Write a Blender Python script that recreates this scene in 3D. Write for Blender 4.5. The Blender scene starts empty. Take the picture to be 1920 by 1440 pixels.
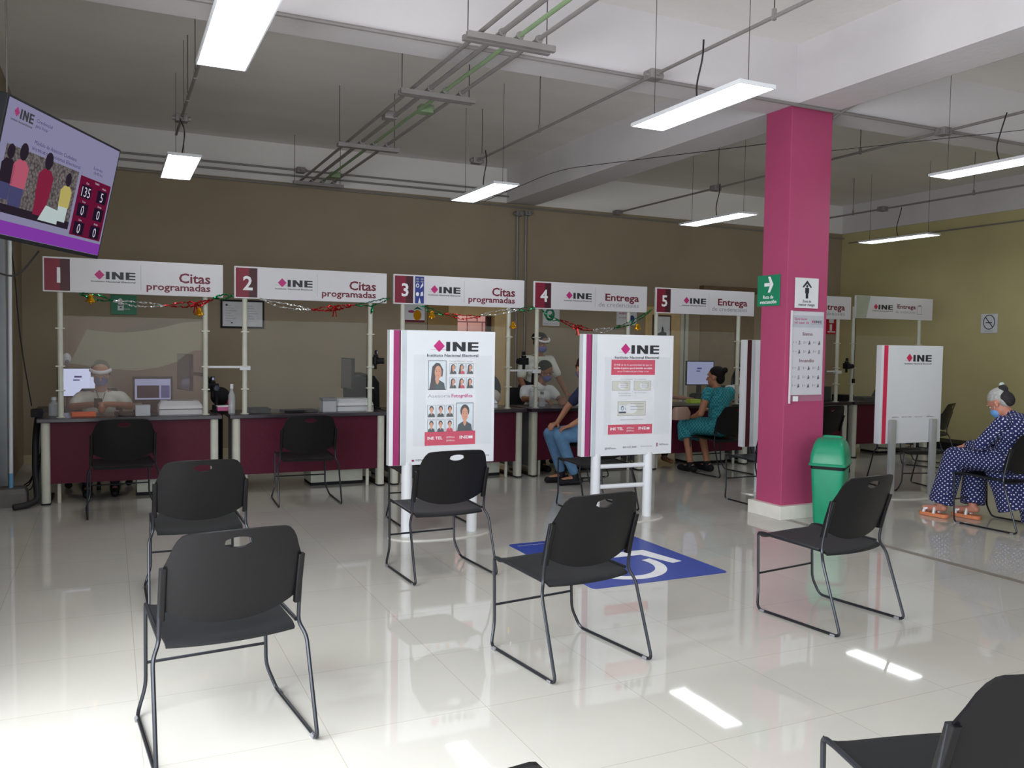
import bpy, bmesh, math, random
from mathutils import Vector, Matrix, noise as mnoise
random.seed(7)
C = bpy.context.scene.collection
SC = bpy.context.scene
PI = math.pi

# ------------------------------------------------------------------ camera
cd = bpy.data.cameras.new('camera'); cam = bpy.data.objects.new('camera', cd); C.objects.link(cam)
cd.sensor_fit = 'HORIZONTAL'; cd.sensor_width = 36; cd.lens = 36 * 1598 / 1920; cd.clip_start = .02
_r = Vector((.90427281, -.42669303, .01495827)); _d = Vector((-.00614514, -.04803829, -.99882659)); _f = Vector((.42691091, .90311981, -.04606181))
cam.matrix_world = Matrix(((_r.x, -_d.x, -_f.x, 0), (_r.y, -_d.y, -_f.y, 0), (_r.z, -_d.z, -_f.z, 1.5), (0, 0, 0, 1)))
SC.camera = cam

# ------------------------------------------------------------------ world, daylight, exposure
w = bpy.data.worlds.new('world'); SC.world = w; w.use_nodes = True
w.node_tree.nodes['Background'].inputs[0].default_value = (.72, .86, 1, 1)
w.node_tree.nodes['Background'].inputs[1].default_value = .6
SC.view_settings.view_transform = 'Standard'; SC.view_settings.look = 'None'
SC.view_settings.exposure = 0; SC.view_settings.gamma = 1; SC.view_settings.use_curve_mapping = False

def area(name, loc, direction, sx, sy, power, col=(1, 1, 1)):
    l = bpy.data.lights.new(name, 'AREA'); l.shape = 'RECTANGLE'; l.size = sx; l.size_y = sy; l.energy = power; l.color = col
    o = bpy.data.objects.new(name, l); C.objects.link(o); o.location = loc
    o.rotation_euler = Vector(direction).to_track_quat('-Z', 'Y').to_euler(); return o
# daylight entering through the shop-front openings behind and to the left of the camera
area('daylight_front', (1.0, -3.75, 1.5), (0, 1, .0), 3.3, 2.6, 150, (.90, .95, 1))
area('daylight_front', (6.6, -3.75, 1.5), (0, 1, .0), 4.4, 2.6, 45, (.90, .95, 1))
area('daylight_side', (-1.2, 1.7, 1.5), (1, .15, -.4), 3.7, 2.4, 355, (.93, .97, 1))
area('patio_daylight', (5.0, 12.6, 2.9), (0, .25, -1), 1.3, 1.0, 28, (1, .95, .9))

# ------------------------------------------------------------------ materials
def lin(c):
    return tuple(((v / 255) / 12.92 if v / 255 <= .04045 else ((v / 255 + .055) / 1.055) ** 2.4) for v in c) + (1,)
MC = {}
def mat(name, col, rough=.5, metal=0, var=.06, nscale=8, bump=0, spec=.5, coat=0, alpha=1, trans=0):
    if name in MC: return MC[name]
    m = bpy.data.materials.new(name); m.use_nodes = True; nt = m.node_tree; b = nt.nodes['Principled BSDF']
    b.inputs['Roughness'].default_value = rough; b.inputs['Metallic'].default_value = metal
    b.inputs['Specular IOR Level'].default_value = spec; b.inputs['Coat Weight'].default_value = coat
    b.inputs['Alpha'].default_value = alpha; b.inputs['Transmission Weight'].default_value = trans
    c = lin(col)
    tc = nt.nodes.new('ShaderNodeTexCoord'); n = nt.nodes.new('ShaderNodeTexNoise'); n.inputs['Scale'].default_value = nscale; n.inputs['Detail'].default_value = 3
    nt.links.new(tc.outputs['Object'], n.inputs['Vector'])
    r = nt.nodes.new('ShaderNodeValToRGB'); r.color_ramp.elements[0].position = .3; r.color_ramp.elements[1].position = .7
    r.color_ramp.elements[0].color = tuple(v * (1 - var) for v in c[:3]) + (1,); r.color_ramp.elements[1].color = tuple(min(1, v * (1 + var)) for v in c[:3]) + (1,)
    nt.links.new(n.outputs['Fac'], r.inputs['Fac']); nt.links.new(r.outputs['Color'], b.inputs['Base Color'])
    if bump:
        bp = nt.nodes.new('ShaderNodeBump'); bp.inputs['Strength'].default_value = bump; bp.inputs['Distance'].default_value = .01
        n2 = nt.nodes.new('ShaderNodeTexNoise'); n2.inputs['Scale'].default_value = nscale * 12
        nt.links.new(tc.outputs['Object'], n2.inputs['Vector']); nt.links.new(n2.outputs['Fac'], bp.inputs['Height']); nt.links.new(bp.outputs['Normal'], b.inputs['Normal'])
    MC[name] = m; return m
def emit(name, col, strength):
    if name in MC: return MC[name]
    m = bpy.data.materials.new(name); m.use_nodes = True; nt = m.node_tree; nt.nodes.clear()
    e = nt.nodes.new('ShaderNodeEmission'); e.inputs[0].default_value = lin(col); e.inputs[1].default_value = strength
    o = nt.nodes.new('ShaderNodeOutputMaterial'); nt.links.new(e.outputs[0], o.inputs[0]); MC[name] = m; return m
def clear(name, col, fac, rough=.05):
    """thin clear plastic: mostly see-through with a glossy skin"""
    if name in MC: return MC[name]
    m = bpy.data.materials.new(name); m.use_nodes = True; nt = m.node_tree; nt.nodes.clear()
    t = nt.nodes.new('ShaderNodeBsdfTransparent'); g = nt.nodes.new('ShaderNodeBsdfPrincipled')
    g.inputs['Base Color'].default_value = lin(col); g.inputs['Roughness'].default_value = rough
    x = nt.nodes.new('ShaderNodeMixShader'); x.inputs[0].default_value = fac
    o = nt.nodes.new('ShaderNodeOutputMaterial'); nt.links.new(t.outputs[0], x.inputs[1]); nt.links.new(g.outputs[0], x.inputs[2]); nt.links.new(x.outputs[0], o.inputs[0])
    MC[name] = m; return m

def floor_mat():
    m = bpy.data.materials.new('polished_tile'); m.use_nodes = True; nt = m.node_tree; b = nt.nodes['Principled BSDF']; L = nt.links
    g = nt.nodes.new('ShaderNodeNewGeometry'); mp = nt.nodes.new('ShaderNodeMapping'); mp.inputs['Location'].default_value = (-.1, 0, 0)
    L.new(g.outputs['Position'], mp.inputs['Vector'])
    br = nt.nodes.new('ShaderNodeTexBrick'); br.offset = 0; br.inputs['Scale'].default_value = 1; br.inputs['Brick Width'].default_value = .652
    br.inputs['Row Height'].default_value = .6345; br.inputs['Mortar Size'].default_value = .0016; br.inputs['Mortar Smooth'].default_value = .2
    br.inputs['Color1'].default_value = lin((203, 200, 193)); br.inputs['Color2'].default_value = lin((199, 196, 189)); br.inputs['Mortar'].default_value = lin((176, 170, 158))
    L.new(mp.outputs[0], br.inputs['Vector'])
    n = nt.nodes.new('ShaderNodeTexNoise'); n.inputs['Scale'].default_value = 1.7; n.inputs['Detail'].default_value = 6; L.new(g.outputs['Position'], n.inputs['Vector'])
    mx = nt.nodes.new('ShaderNodeMixRGB'); mx.blend_type = 'MULTIPLY'; mx.inputs[0].default_value = .14
    L.new(br.outputs['Color'], mx.inputs[1]); L.new(n.outputs['Fac'], mx.inputs[2]); L.new(mx.outputs[0], b.inputs['Base Color'])
    b.inputs['Roughness'].default_value = .035; b.inputs['Specular IOR Level'].default_value = .62
    n2 = nt.nodes.new('ShaderNodeTexNoise'); n2.inputs['Scale'].default_value = 2.2; L.new(g.outputs['Position'], n2.inputs['Vector'])
    bp = nt.nodes.new('ShaderNodeBump'); bp.inputs['Strength'].default_value = .035; bp.inputs['Distance'].default_value = .01
    L.new(n2.outputs['Fac'], bp.inputs['Height']); L.new(bp.outputs[0], b.inputs['Normal']); return m
def slab_mat(name, col):
    m = bpy.data.materials.new(name); m.use_nodes = True; nt = m.node_tree; b = nt.nodes['Principled BSDF']; L = nt.links
    g = nt.nodes.new('ShaderNodeNewGeometry'); n = nt.nodes.new('ShaderNodeTexNoise'); n.inputs['Scale'].default_value = 1.1; n.inputs['Detail'].default_value = 5
    mp = nt.nodes.new('ShaderNodeMapping'); mp.inputs['Scale'].default_value = (.5, 1.6, 1); L.new(g.outputs['Position'], mp.inputs[0]); L.new(mp.outputs[0], n.inputs['Vector'])
    r = nt.nodes.new('ShaderNodeValToRGB'); c = lin(col); r.color_ramp.elements[0].position = .3; r.color_ramp.elements[1].position = .75
    r.color_ramp.elements[0].color = tuple(v * .9 for v in c[:3]) + (1,); r.color_ramp.elements[1].color = c
    L.new(n.outputs['Fac'], r.inputs[0]); L.new(r.outputs[0], b.inputs['Base Color']); b.inputs['Roughness'].default_value = .85
    n2 = nt.nodes.new('ShaderNodeTexNoise'); n2.inputs['Scale'].default_value = 14; L.new(g.outputs['Position'], n2.inputs['Vector'])
    bp = nt.nodes.new('ShaderNodeBump'); bp.inputs['Strength'].default_value = .25; bp.inputs['Distance'].default_value = .01; L.new(n2.outputs['Fac'], bp.inputs['Height']); L.new(bp.outputs[0], b.inputs['Normal'])
    return m
def stone_mat():
    m = bpy.data.materials.new('stone_blocks'); m.use_nodes = True; nt = m.node_tree; b = nt.nodes['Principled BSDF']; L = nt.links
    tc = nt.nodes.new('ShaderNodeTexCoord'); mp = nt.nodes.new('ShaderNodeMapping'); mp.inputs['Rotation'].default_value = (PI / 2, 0, 0); L.new(tc.outputs['Object'], mp.inputs[0])
    br = nt.nodes.new('ShaderNodeTexBrick'); br.inputs['Scale'].default_value = 1; br.inputs['Brick Width'].default_value = .27; br.inputs['Row Height'].default_value = .17; br.inputs['Mortar Size'].default_value = .012
    br.inputs['Color1'].default_value = lin((205, 160, 158)); br.inputs['Color2'].default_value = lin((186, 146, 140)); br.inputs['Mortar'].default_value = lin((120, 85, 88)); br.squash = .7
    L.new(mp.outputs[0], br.inputs['Vector']); L.new(br.outputs[0], b.inputs['Base Color']); b.inputs['Roughness'].default_value = .9; return m
def dots_mat(name, base, dot, sp, rad):
    """evenly printed dots, laid on whichever plane the cloth mostly faces"""
    m = bpy.data.materials.new(name); m.use_nodes = True; nt = m.node_tree; b = nt.nodes['Principled BSDF']; L = nt.links
    def mt(op, x, y=None):
        n = nt.nodes.new('ShaderNodeMath'); n.operation = op
        for k, v in enumerate((x, y)):
            if v is None: continue
            if isinstance(v, (int, float)): n.inputs[k].default_value = v
            else: L.new(v, n.inputs[k])
        return n.outputs[0]
    tc = nt.nodes.new('ShaderNodeTexCoord'); sp_ = nt.nodes.new('ShaderNodeSeparateXYZ'); L.new(tc.outputs['Object'], sp_.inputs[0]); sn = nt.nodes.new('ShaderNodeSeparateXYZ'); L.new(tc.outputs['Normal'], sn.inputs[0])
    c = [sp_.outputs[k] for k in range(3)]; n = [mt('ABSOLUTE', sn.outputs[k]) for k in range(3)]
    def grid(u, v):
        a = mt('ADD', u, v); d = mt('SUBTRACT', u, v); q = [mt('SUBTRACT', mt('FRACT', mt('ADD', mt('DIVIDE', w_, sp * 1.414), 50)), .5) for w_ in (a, d)]
        return mt('LESS_THAN', mt('ADD', mt('MULTIPLY', q[0], q[0]), mt('MULTIPLY', q[1], q[1])), rad * rad)
    gx, gy, gz = grid(c[1], c[2]), grid(c[0], c[2]), grid(c[0], c[1])
    isx = mt('MULTIPLY', mt('GREATER_THAN', n[0], n[1]), mt('GREATER_THAN', n[0], n[2])); isz = mt('MULTIPLY', mt('SUBTRACT', 1, isx), mt('GREATER_THAN', n[2], n[1])); isy = mt('SUBTRACT', mt('SUBTRACT', 1, isx), isz)
    f = mt('ADD', mt('ADD', mt('MULTIPLY', gx, isx), mt('MULTIPLY', gy, isy)), mt('MULTIPLY', gz, isz))
    mx = nt.nodes.new('ShaderNodeMixRGB'); mx.inputs[1].default_value = lin(base); mx.inputs[2].default_value = lin(dot); L.new(f, mx.inputs[0]); L.new(mx.outputs[0], b.inputs['Base Color']); b.inputs['Roughness'].default_value = .85; return m
def check_mat(name, a, c2, sc):
    m = bpy.data.materials.new(name); m.use_nodes = True; nt = m.node_tree; b = nt.nodes['Principled BSDF']; L = nt.links
    tc = nt.nodes.new('ShaderNodeTexCoord'); v = nt.nodes.new('ShaderNodeTexChecker'); v.inputs['Scale'].default_value = sc
    v.inputs['Color1'].default_value = lin(a); v.inputs['Color2'].default_value = lin(c2); L.new(tc.outputs['Object'], v.inputs[0]); L.new(v.outputs[0], b.inputs['Base Color']); b.inputs['Roughness'].default_value = .9; return m

WHITE = mat('white_paint', (218, 220, 225), .4, var=.012); SIGNW = mat('sign_white', (218, 216, 221), .4, var=.01, spec=.3)
CREAMW = mat('cream_metal', (205, 205, 192), .45); GREYM = mat('grey_metal', (165, 168, 170), .4, .2)
MAG = mat('magenta_paint', (172, 68, 108), .6, var=.05, nscale=2, bump=.05); PLATE = mat('plate_wine', (126, 12, 46), .5); PLATED = mat('plate_dark', (66, 12, 30), .5)
WINE = mat('wine_laminate', (86, 24, 46), .5, var=.08, nscale=30, spec=.2); TOPD = mat('dark_worktop', (46, 38, 46), .3)
BLK = mat('black_plastic', (15, 14, 17), .4, var=.1, nscale=60, bump=.06, spec=.3); SEATM = mat('black_seat', (24, 26, 29), .5, var=.1, nscale=60, bump=.1, spec=.3)
TUBE = mat('dark_steel', (52, 54, 60), .3, .65); DARK = mat('matte_black', (20, 20, 24), .65, spec=.3); GREYP = mat('grey_plastic', (120, 120, 124), .5)
PINK = mat('print_magenta', (190, 40, 120), .5); PINKD = mat('print_purple', (150, 40, 100), .5); RED = mat('print_red', (205, 40, 80), .5); INK = mat('print_black', (40, 42, 48), .5)
TXT = mat('print_wine', (112, 20, 46), .5); GRYT = mat('print_grey', (150, 150, 156), .5); WHT = mat('print_white', (236, 236, 240), .5)
GREEN = mat('safety_green', (20, 130, 92), .45); BLUEP = mat('print_blue', (45, 60, 140), .5)
PIPE = mat('galvanised_pipe', (142, 138, 136), .5, .3); STRUT = mat('strut_grey', (140, 134, 134), .55, .2); GPIPE = mat('green_pipe', (124, 146, 110), .5)
WIREM = mat('hanger_wire', (78, 74, 74), .5, .4); CABLE = mat('black_cable', (30, 28, 30), .6)
PAPER = mat('paper', (225, 226, 230), .7)

# ------------------------------------------------------------------ mesh helpers
_tc = {}
def text_geo(s, bold):
    k = (s, bold)
    if k not in _tc:
        cu = bpy.data.curves.new('t', 'FONT'); cu.body = s; cu.size = 1; cu.resolution_u = 2; cu.offset = .022 if bold else .0
        o = bpy.data.objects.new('t', cu); C.objects.link(o); dg = bpy.context.evaluated_depsgraph_get()
        me = bpy.data.meshes.new_from_object(o.evaluated_get(dg)); vs = [tuple(v.co) for v in me.vertices]; fs = [tuple(p.vertices) for p in me.polygons]
        bpy.data.objects.remove(o); bpy.data.curves.remove(cu); bpy.data.meshes.remove(me); _tc[k] = (vs, fs)
    return _tc[k]
CAP = .69
class MB:
    def __init__(s): s.bm = bmesh.new(); s.mats = []
    def mi(s, m):
        if m not in s.mats: s.mats.append(m)
        return s.mats.index(m)
    def faces(s, vs, fs, m, M=None):
        i = s.mi(m); bv = [s.bm.verts.new(M @ Vector(v) if M else v) for v in vs]; out = []
        for f in fs:
            try: g = s.bm.faces.new([bv[k] for k in f]); g.material_index = i; out.append(g)
            except ValueError: pass
        return out
    def box(s, x0, y0, z0, x1, y1, z1, m, bev=0, M=None):
        v = [(x, y, z) for z in (z0, z1) for y in (y0, y1) for x in (x0, x1)]
        fs = s.faces(v, [(0, 2, 3, 1), (4, 5, 7, 6), (0, 1, 5, 4), (2, 6, 7, 3), (0, 4, 6, 2), (1, 3, 7, 5)], m, M)
        if bev:
            es = list({e for f in fs for e in f.edges}); r = bmesh.ops.bevel(s.bm, geom=es, offset=bev, segments=2, affect='EDGES', profile=.6); i = s.mi(m)
            for f in r['faces']: f.material_index = i
        return s
    def tube(s, pts, r, m, seg=8, closed=False, fil=0, M=None, flat=1):
        pts = [Vector(p) for p in pts]
        if fil:
            q = [pts[0]]
            for a, b, c in zip(pts, pts[1:], pts[2:]):
                d1 = (a - b); d2 = (c - b); t = min(fil, d1.length * .45, d2.length * .45); p0 = b + d1.normalized() * t; p2 = b + d2.normalized() * t
                for k in range(5): u = k / 4; q.append(p0 * (1 - u) ** 2 + b * 2 * u * (1 - u) + p2 * u * u)
            pts = q + [pts[-1]]
        n = len(pts); T = [((pts[min(i + 1, n - 1)] - pts[max(i - 1, 0)]) if not closed else (pts[(i + 1) % n] - pts[i - 1])).normalized() for i in range(n)]
        up = Vector((0, 0, 1)) if abs(T[0].z) < .9 else Vector((1, 0, 0)); nx = T[0].cross(up).normalized(); vs = []
        rr = r if callable(r) else (lambda i, n: r) if not isinstance(r, (list, tuple)) else (lambda i, n: r[i])
        for i in range(n):
            nx = (nx - T[i] * nx.dot(T[i])).normalized(); ny = T[i].cross(nx)
            for k in range(seg): a = 2 * PI * k / seg; R = rr(i, n); vs.append(pts[i] + nx * math.cos(a) * R + ny * math.sin(a) * R * flat)
        fs = [(i * seg + k, i * seg + (k + 1) % seg, (i + 1) % n * seg + (k + 1) % seg, (i + 1) % n * seg + k) for i in range(n if closed else n - 1) for k in range(seg)]
        if not closed: fs += [tuple(range(seg))[::-1], tuple((n - 1) * seg + k for k in range(seg))]
        s.faces(vs, fs, m, M); return s
    def lathe(s, prof, m, seg=20, c=(0, 0, 0), M=None):
        vs = []; fs = []; n = len(prof)
        for r, z in prof:
            for k in range(seg): a = 2 * PI * k / seg; vs.append((c[0] + r * math.cos(a), c[1] + r * math.sin(a), c[2] + z))
        for i in range(n - 1):
            for k in range(seg): fs.append((i * seg + k, i * seg + (k + 1) % seg, (i + 1) * seg + (k + 1) % seg, (i + 1) * seg + k))
        fs += [tuple(range(seg))[::-1], tuple((n - 1) * seg + k for k in range(seg))]
        s.faces(vs, fs, m, M); return s
    def prism(s, pts, y0, y1, m, M=None):
        n = len(pts); vs = [(x, y0, z) for x, z in pts] + [(x, y1, z) for x, z in pts]
        s.faces(vs, [tuple(range(n)), tuple(range(2 * n - 1, n - 1, -1))] + [(k, n + k, n + (k + 1) % n, (k + 1) % n) for k in range(n)], m, M); return s
    def ell(s, c, r, m, M=None, seg=16, rings=10, R=None):
        vs = [(0, 0, -1)] + [(math.cos(2 * PI * k / seg) * math.sin(PI * j / rings), math.sin(2 * PI * k / seg) * math.sin(PI * j / rings), -math.cos(PI * j / rings)) for j in range(1, rings) for k in range(seg)] + [(0, 0, 1)]
        out = []
        for v in vs:
            p = Vector((v[0] * r[0], v[1] * r[1], v[2] * r[2]))
            if R: p = R @ p
            out.append(p + Vector(c))
        fs = [(0, 1 + (k + 1) % seg, 1 + k) for k in range(seg)]
        for j in range(rings - 2):
            for k in range(seg): a = 1 + j * seg; b = a + seg; fs.append((a + k, a + (k + 1) % seg, b + (k + 1) % seg, b + k))
        a = 1 + (rings - 2) * seg; fs += [(a + k, a + (k + 1) % seg, len(vs) - 1) for k in range(seg)]
        s.faces(out, fs, m, M); return s
    # flat print work in the local XZ plane facing -Y; lay = how many half millimetres proud
    def rect(s, x0, z0, x1, z1, m, lay=1, y=0, M=None):
        yy = y - lay * .0006; s.faces([(x0, yy, z0), (x1, yy, z0), (x1, yy, z1), (x0, yy, z1)], [(0, 1, 2, 3)], m, M); return s
    def poly(s, pts, m, lay=1, y=0, M=None):
        yy = y - lay * .0006; s.faces([(a, yy, b) for a, b in pts], [tuple(range(len(pts)))], m, M); return s
    def disc(s, x, z, rx, rz, m, lay=1, y=0, n=20, M=None, a0=0, a1=2 * PI):
        s.poly([(x + rx * math.cos(a0 + (a1 - a0) * k / n), z + rz * math.sin(a0 + (a1 - a0) * k / n)) for k in range(n + (a1 - a0 < 6))], m, lay, y, M); return s
    def text(s, t, x, z, h, m, width=None, al='L', lay=2, y=0, bold=False, M=None):
        vs, fs = text_geo(t, bold); k = h / CAP; x0 = min(v[0] for v in vs); x1 = max(v[0] for v in vs); kx = k
        if width: kx = width / (x1 - x0)
        W = (x1 - x0) * kx; ox = x - (0 if al == 'L' else W if al == 'R' else W / 2); yy = y - lay * .0006
        s.faces([(ox + (v[0] - x0) * kx, yy, z + v[1] * k) for v in vs], fs, m, M); return s
    def build(s, name, parent=None, smooth=False, fix=True, mw=None):
        if fix == True: bmesh.ops.recalc_face_normals(s.bm, faces=s.bm.faces)
        me = bpy.data.meshes.new(name); s.bm.to_mesh(me); s.bm.free()
        for m in s.mats: me.materials.append(m)
        if smooth: me.shade_smooth(); me.set_sharp_from_angle(angle=.7)
        o = bpy.data.objects.new(name, me); C.objects.link(o)
        if parent: o.parent = parent
        if mw: o.matrix_local = mw
        return o
def tag(o, label=None, cat=None, group=None, kind=None):
    if label: o['label'] = label
    if cat: o['category'] = cat
    if group: o['group'] = group
    if kind: o['kind'] = kind
    return o
def thing(name, label, cat, loc=(0, 0, 0), rz=0, group=None):
    o = bpy.data.objects.new(name, None); o.empty_display_size = .1; C.objects.link(o); o.location = loc; o.rotation_euler = (0, 0, rz); return tag(o, label, cat, group)
def struct(name, mb, **k): return tag(mb.build(name, **k), kind='structure')
def copy_tree(o, parent=None):
    c = o.copy(); C.objects.link(c)
    if parent: c.parent = parent
    for ch in list(o.children): copy_tree(ch, c)
    return c

# ------------------------------------------------------------------ the room
XL, XR, YB, YF, ZW, ZC = -.93, 12.1, 11.6, -3.5, 3.6, 4.1
FLOOR = floor_mat(); SLAB = slab_mat('ceiling_paint', (238, 234, 230)); BEAMP = slab_mat('beam_paint', (216, 211, 214))
TAN = mat('tan_wall', (158, 143, 120), .8, var=.05, nscale=1.5, bump=.08); TANL = mat('tan_jamb', (214, 184, 132), .8)
b = MB(); b.box(XL - .2, YF - 1.5, -.1, XR + .2, YB + 2.2, 0, FLOOR); struct('floor', b)
b = MB(); b.box(XL - .2, YF - .2, ZC, XR + .2, YB + .2, ZC + .15, SLAB); struct('ceiling', b)
DX0, DX1, DZ = 4.12, 5.4, 2.08          # back doorway
b = MB()
for a in ((XL - .2, 0, DX0, ZW), (DX1, 0, XR + .2, ZW), (DX0, DZ, DX1, ZW)): b.box(a[0], YB, a[1], a[2], YB + .2, a[3], TAN)
b.box(XL - .2, YB - .02, ZW, XR + .2, YB + .2, ZC, SLAB); struct('wall_back', b)
OLIVE = mat('olive_wall', (190, 180, 132), .8, var=.05, nscale=1.5, bump=.08); b = MB(); b.box(XR, YF, 0, XR + .2, YB, ZW, OLIVE); b.box(XR - .02, YF, ZW, XR + .2, YB, ZC, BEAMP); struct('wall_right', b)
b = MB(); b.box(XL - .2, 9.75, 0, XL, YB, ZC, TAN); b.box(XL - .2, 8.3, 2.9, XL, 9.75, ZC, TAN); b.box(XL - .2, 3.6, 0, XL, 8.3, ZC, TAN)
b.box(XL - .2, -1.6, 2.8, XL, 3.6, ZC, TAN); b.box(XL - .2, YF, 0, XL, -1.6, ZC, TAN); struct('wall_left', b)
b = MB()
for x0, x1 in ((XL - .2, -.7), (3.9, 4.3), (8.9, XR + .2)): b.box(x0, YF - .2, 0, x1, YF, ZC, TAN)
for x0, x1 in ((-.7, 3.9), (4.3, 8.9)): b.box(x0, YF - .2, 2.9, x1, YF, ZC, TAN)
struct('wall_front', b)
b = MB()
for x0, x1 in ((-.7, 3.9), (4.3, 8.9)):
    for x in (x0, (x0 * 2 + x1) / 3, (x0 + x1 * 2) / 3, x1 - .06): b.box(x, YF - .13, 0, x + .06, YF - .07, 2.9, GREYM)
    b.box(x0, YF - .13, 2.84, x1, YF - .07, 2.9, GREYM)
struct('window_1', b)
b = MB()
for y in (-1.6, .1, 1.85, 3.54): b.box(XL - .13, y, 0, XL - .07, y + .06, 2.8, GREYM)
struct('window_2', b)
b = MB(); b.box(XR - .02, YF, 0, XR, YB, .1, mat('cream_base', (190, 176, 140), .5)); struct('baseboard_right', b)
b = MB(); b.box(XL, YB - .02, 0, DX0, YB, .1, MC['cream_base']); b.box(DX1, YB - .02, 0, XR, YB, .1, MC['cream_base']); struct('baseboard_back', b)
# beams and pillar
b = MB(); b.box(XL, 5.68, ZW, 5.34, 6.04, ZC, BEAMP); b.box(5.81, 5.68, ZW, XR, 6.04, ZC, BEAMP); b.box(5.34, YF, ZW, 5.81, YB, ZC, BEAMP); struct('beam', b)
b = MB(); b.box(5.34, 5.72, 0, 5.81, 6.04, ZW, MAG, .006); p = b.build('pillar'); tag(p, 'square magenta painted pillar carrying the white beams', 'pillar', kind='structure')
b = MB(); b.box(5.29, 5.67, 0, 5.86, 6.09, .12, mat('white_skirting', (225, 222, 214), .35), .004); q = b.build('skirting', p)
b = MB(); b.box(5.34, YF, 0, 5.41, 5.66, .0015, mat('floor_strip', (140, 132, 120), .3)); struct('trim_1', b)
# left door: aluminium frame with a dark leaf, in the left wall close to the corner
b = MB(); b.box(XL - .12, 8.3, 0, XL - .06, 9.75, 2.9, mat('dark_glass', (16, 14, 26), .6)); d = b.build('door_1'); d['kind'] = 'structure'
b = MB(); b.box(XL - .06, 9.62, 0, XL + .02, 9.75, 2.9, GREYM); b.box(XL - .06, 8.3, 0, XL + .02, 8.38, 2.9, GREYM); b.box(XL - .06, 8.38, 2.82, XL + .02, 9.62, 2.9, GREYM); b.build('door_frame', d)
# back doorway: lining, open leaf, passage with stone wall
b = MB(); b.box(DX1 - .22, YB - .01, 0, DX1, YB + .2, DZ - .16, TANL); b.box(DX0 + .33, YB - .01, DZ - .16, DX1, YB + .2, DZ, TANL); struct('trim_2', b)
b = MB(); b.box(DX0 - 1.2, YB + 1.6, 0, XR, YB + 1.8, ZC, stone_mat()); b.box(DX0 - .6, YB + .2, 0, DX0 - .4, YB + 1.6, ZC, TAN); b.box(DX1 + .8, YB + .2, 0, DX1 + 1, YB + 1.6, ZC, TAN); struct('wall_passage', b)
b = MB(); b.box(4.14, YB + .02, .01, 4.6, YB + .07, DZ - .02, mat('door_tan', (150, 122, 74), .5)); d = b.build('door_2'); d['kind'] = 'structure'
b = MB(); b.box(DX1 - .3, YB + .1, 0, DX1 - .23, YB + .16, DZ - .16, mat('dark_wood', (60, 36, 36), .5)); b.build('door_frame', d)
b = MB(); b.box(7.84, YB - .03, 0, 8.52, YB, 2.15, TANL); b.box(7.9, YB - .035, .1, 8.46, YB - .03, 2.05, mat('door_cream', (208, 180, 130), .5)); d = b.build('door_3'); d['kind'] = 'structure'
b = MB(); b.box(8.52, YB - .06, 0, 8.58, YB, 2.35, CREAMW); b.box(8.62, YB - .05, 0, 8.68, YB, 2.35, CREAMW); b.build('door_frame', d)
b = MB(); b.box(8.92, YB - .12, 2.43, 10.1, YB, 2.53, mat('brown_header', (112, 88, 66), .6)); struct('trim_3', b)
b = MB(); b.box(8.95, YB - .01, 0, 10.1, YB, 2.43, mat('wall_inset', (138, 122, 98), .8)); struct('trim_4', b)

# ------------------------------------------------------------------ overhead services
def rrect(hx, hy, r, z, cx=0, cy=0, n=4):
    return [(cx + sx * (hx - r) + r * math.cos(a), cy + sy * (hy - r) + r * math.sin(a), z) for sx, sy, a0 in ((1, 1, 0), (-1, 1, PI / 2), (-1, -1, PI), (1, -1, 1.5 * PI)) for a in [a0 + PI / 2 * k / n for k in range(n + 1)]]
def loft(mb, loops, m, M=None):
    n = len(loops[0]); vs = [p for l in loops for p in l]
    fs = [(i * n + k, i * n + (k + 1) % n, (i + 1) * n + (k + 1) % n, (i + 1) * n + k) for i in range(len(loops) - 1) for k in range(n)]
    mb.faces(vs, fs + [tuple(range(n))[::-1], tuple((len(loops) - 1) * n + k for k in range(n))], m, M); return mb

GLOW = emit('panel_glow', (244, 250, 255), 11)
def light_tree():
    t = thing('ceiling_light', 'x', 'light', group='white panel lights hung under the conduits')
    b = MB()
    for x in (-.14, .132): b.box(x, -.59, -.012, x + .008, .59, .012, WHITE)
    for y in (-.59, .582): b.box(-.132, y, -.012, .132, y + .008, .012, WHITE)
    b.box(-.132, -.582, .0, .132, .582, .012, WHITE); b.build('frame', t)
    b = MB(); b.box(-.131, -.581, -.009, .131, .581, -.001, GLOW); b.build('diffuser', t)
    for y in (-.5, .5):
        b = MB(); b.tube([(0, y, .03), (0, y, 1.0)], .0025, WIREM, 5); b.build('hanger_wire', t)
    b = MB(); b.tube([(0, .0, .03), (.03, .06, .16), (.05, .02, .34), (.0, -.05, .43)], .006, CABLE, 6, fil=.1); b.build('power_cable', t)
    return t
LT = [(.6, 8.55, 'panel light over the counter marked 1'), (.6, 4.72, 'largest panel light, beside the pipe rack and cut by the picture top'), (3.56, 4.7, 'panel light in front of the magenta pillar, beside the pipe rack'),
      (3.575, 8.35, 'panel light over the gap between counter signs 3 and 4'), (6.85, 8.6, 'panel light just beside the far side of the pillar, over counter 5'), (6.9, 4.9, 'long panel light beyond the pillar, cut by the picture edge'), (10.2, 8.75, 'farthest panel light, over the unnumbered Entrega sign')]
l0 = light_tree()
for i, (x, y, lb) in enumerate(LT):
    o = l0 if i == 0 else copy_tree(l0); o.location = (x, y, 3.1); o['label'] = lb

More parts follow.
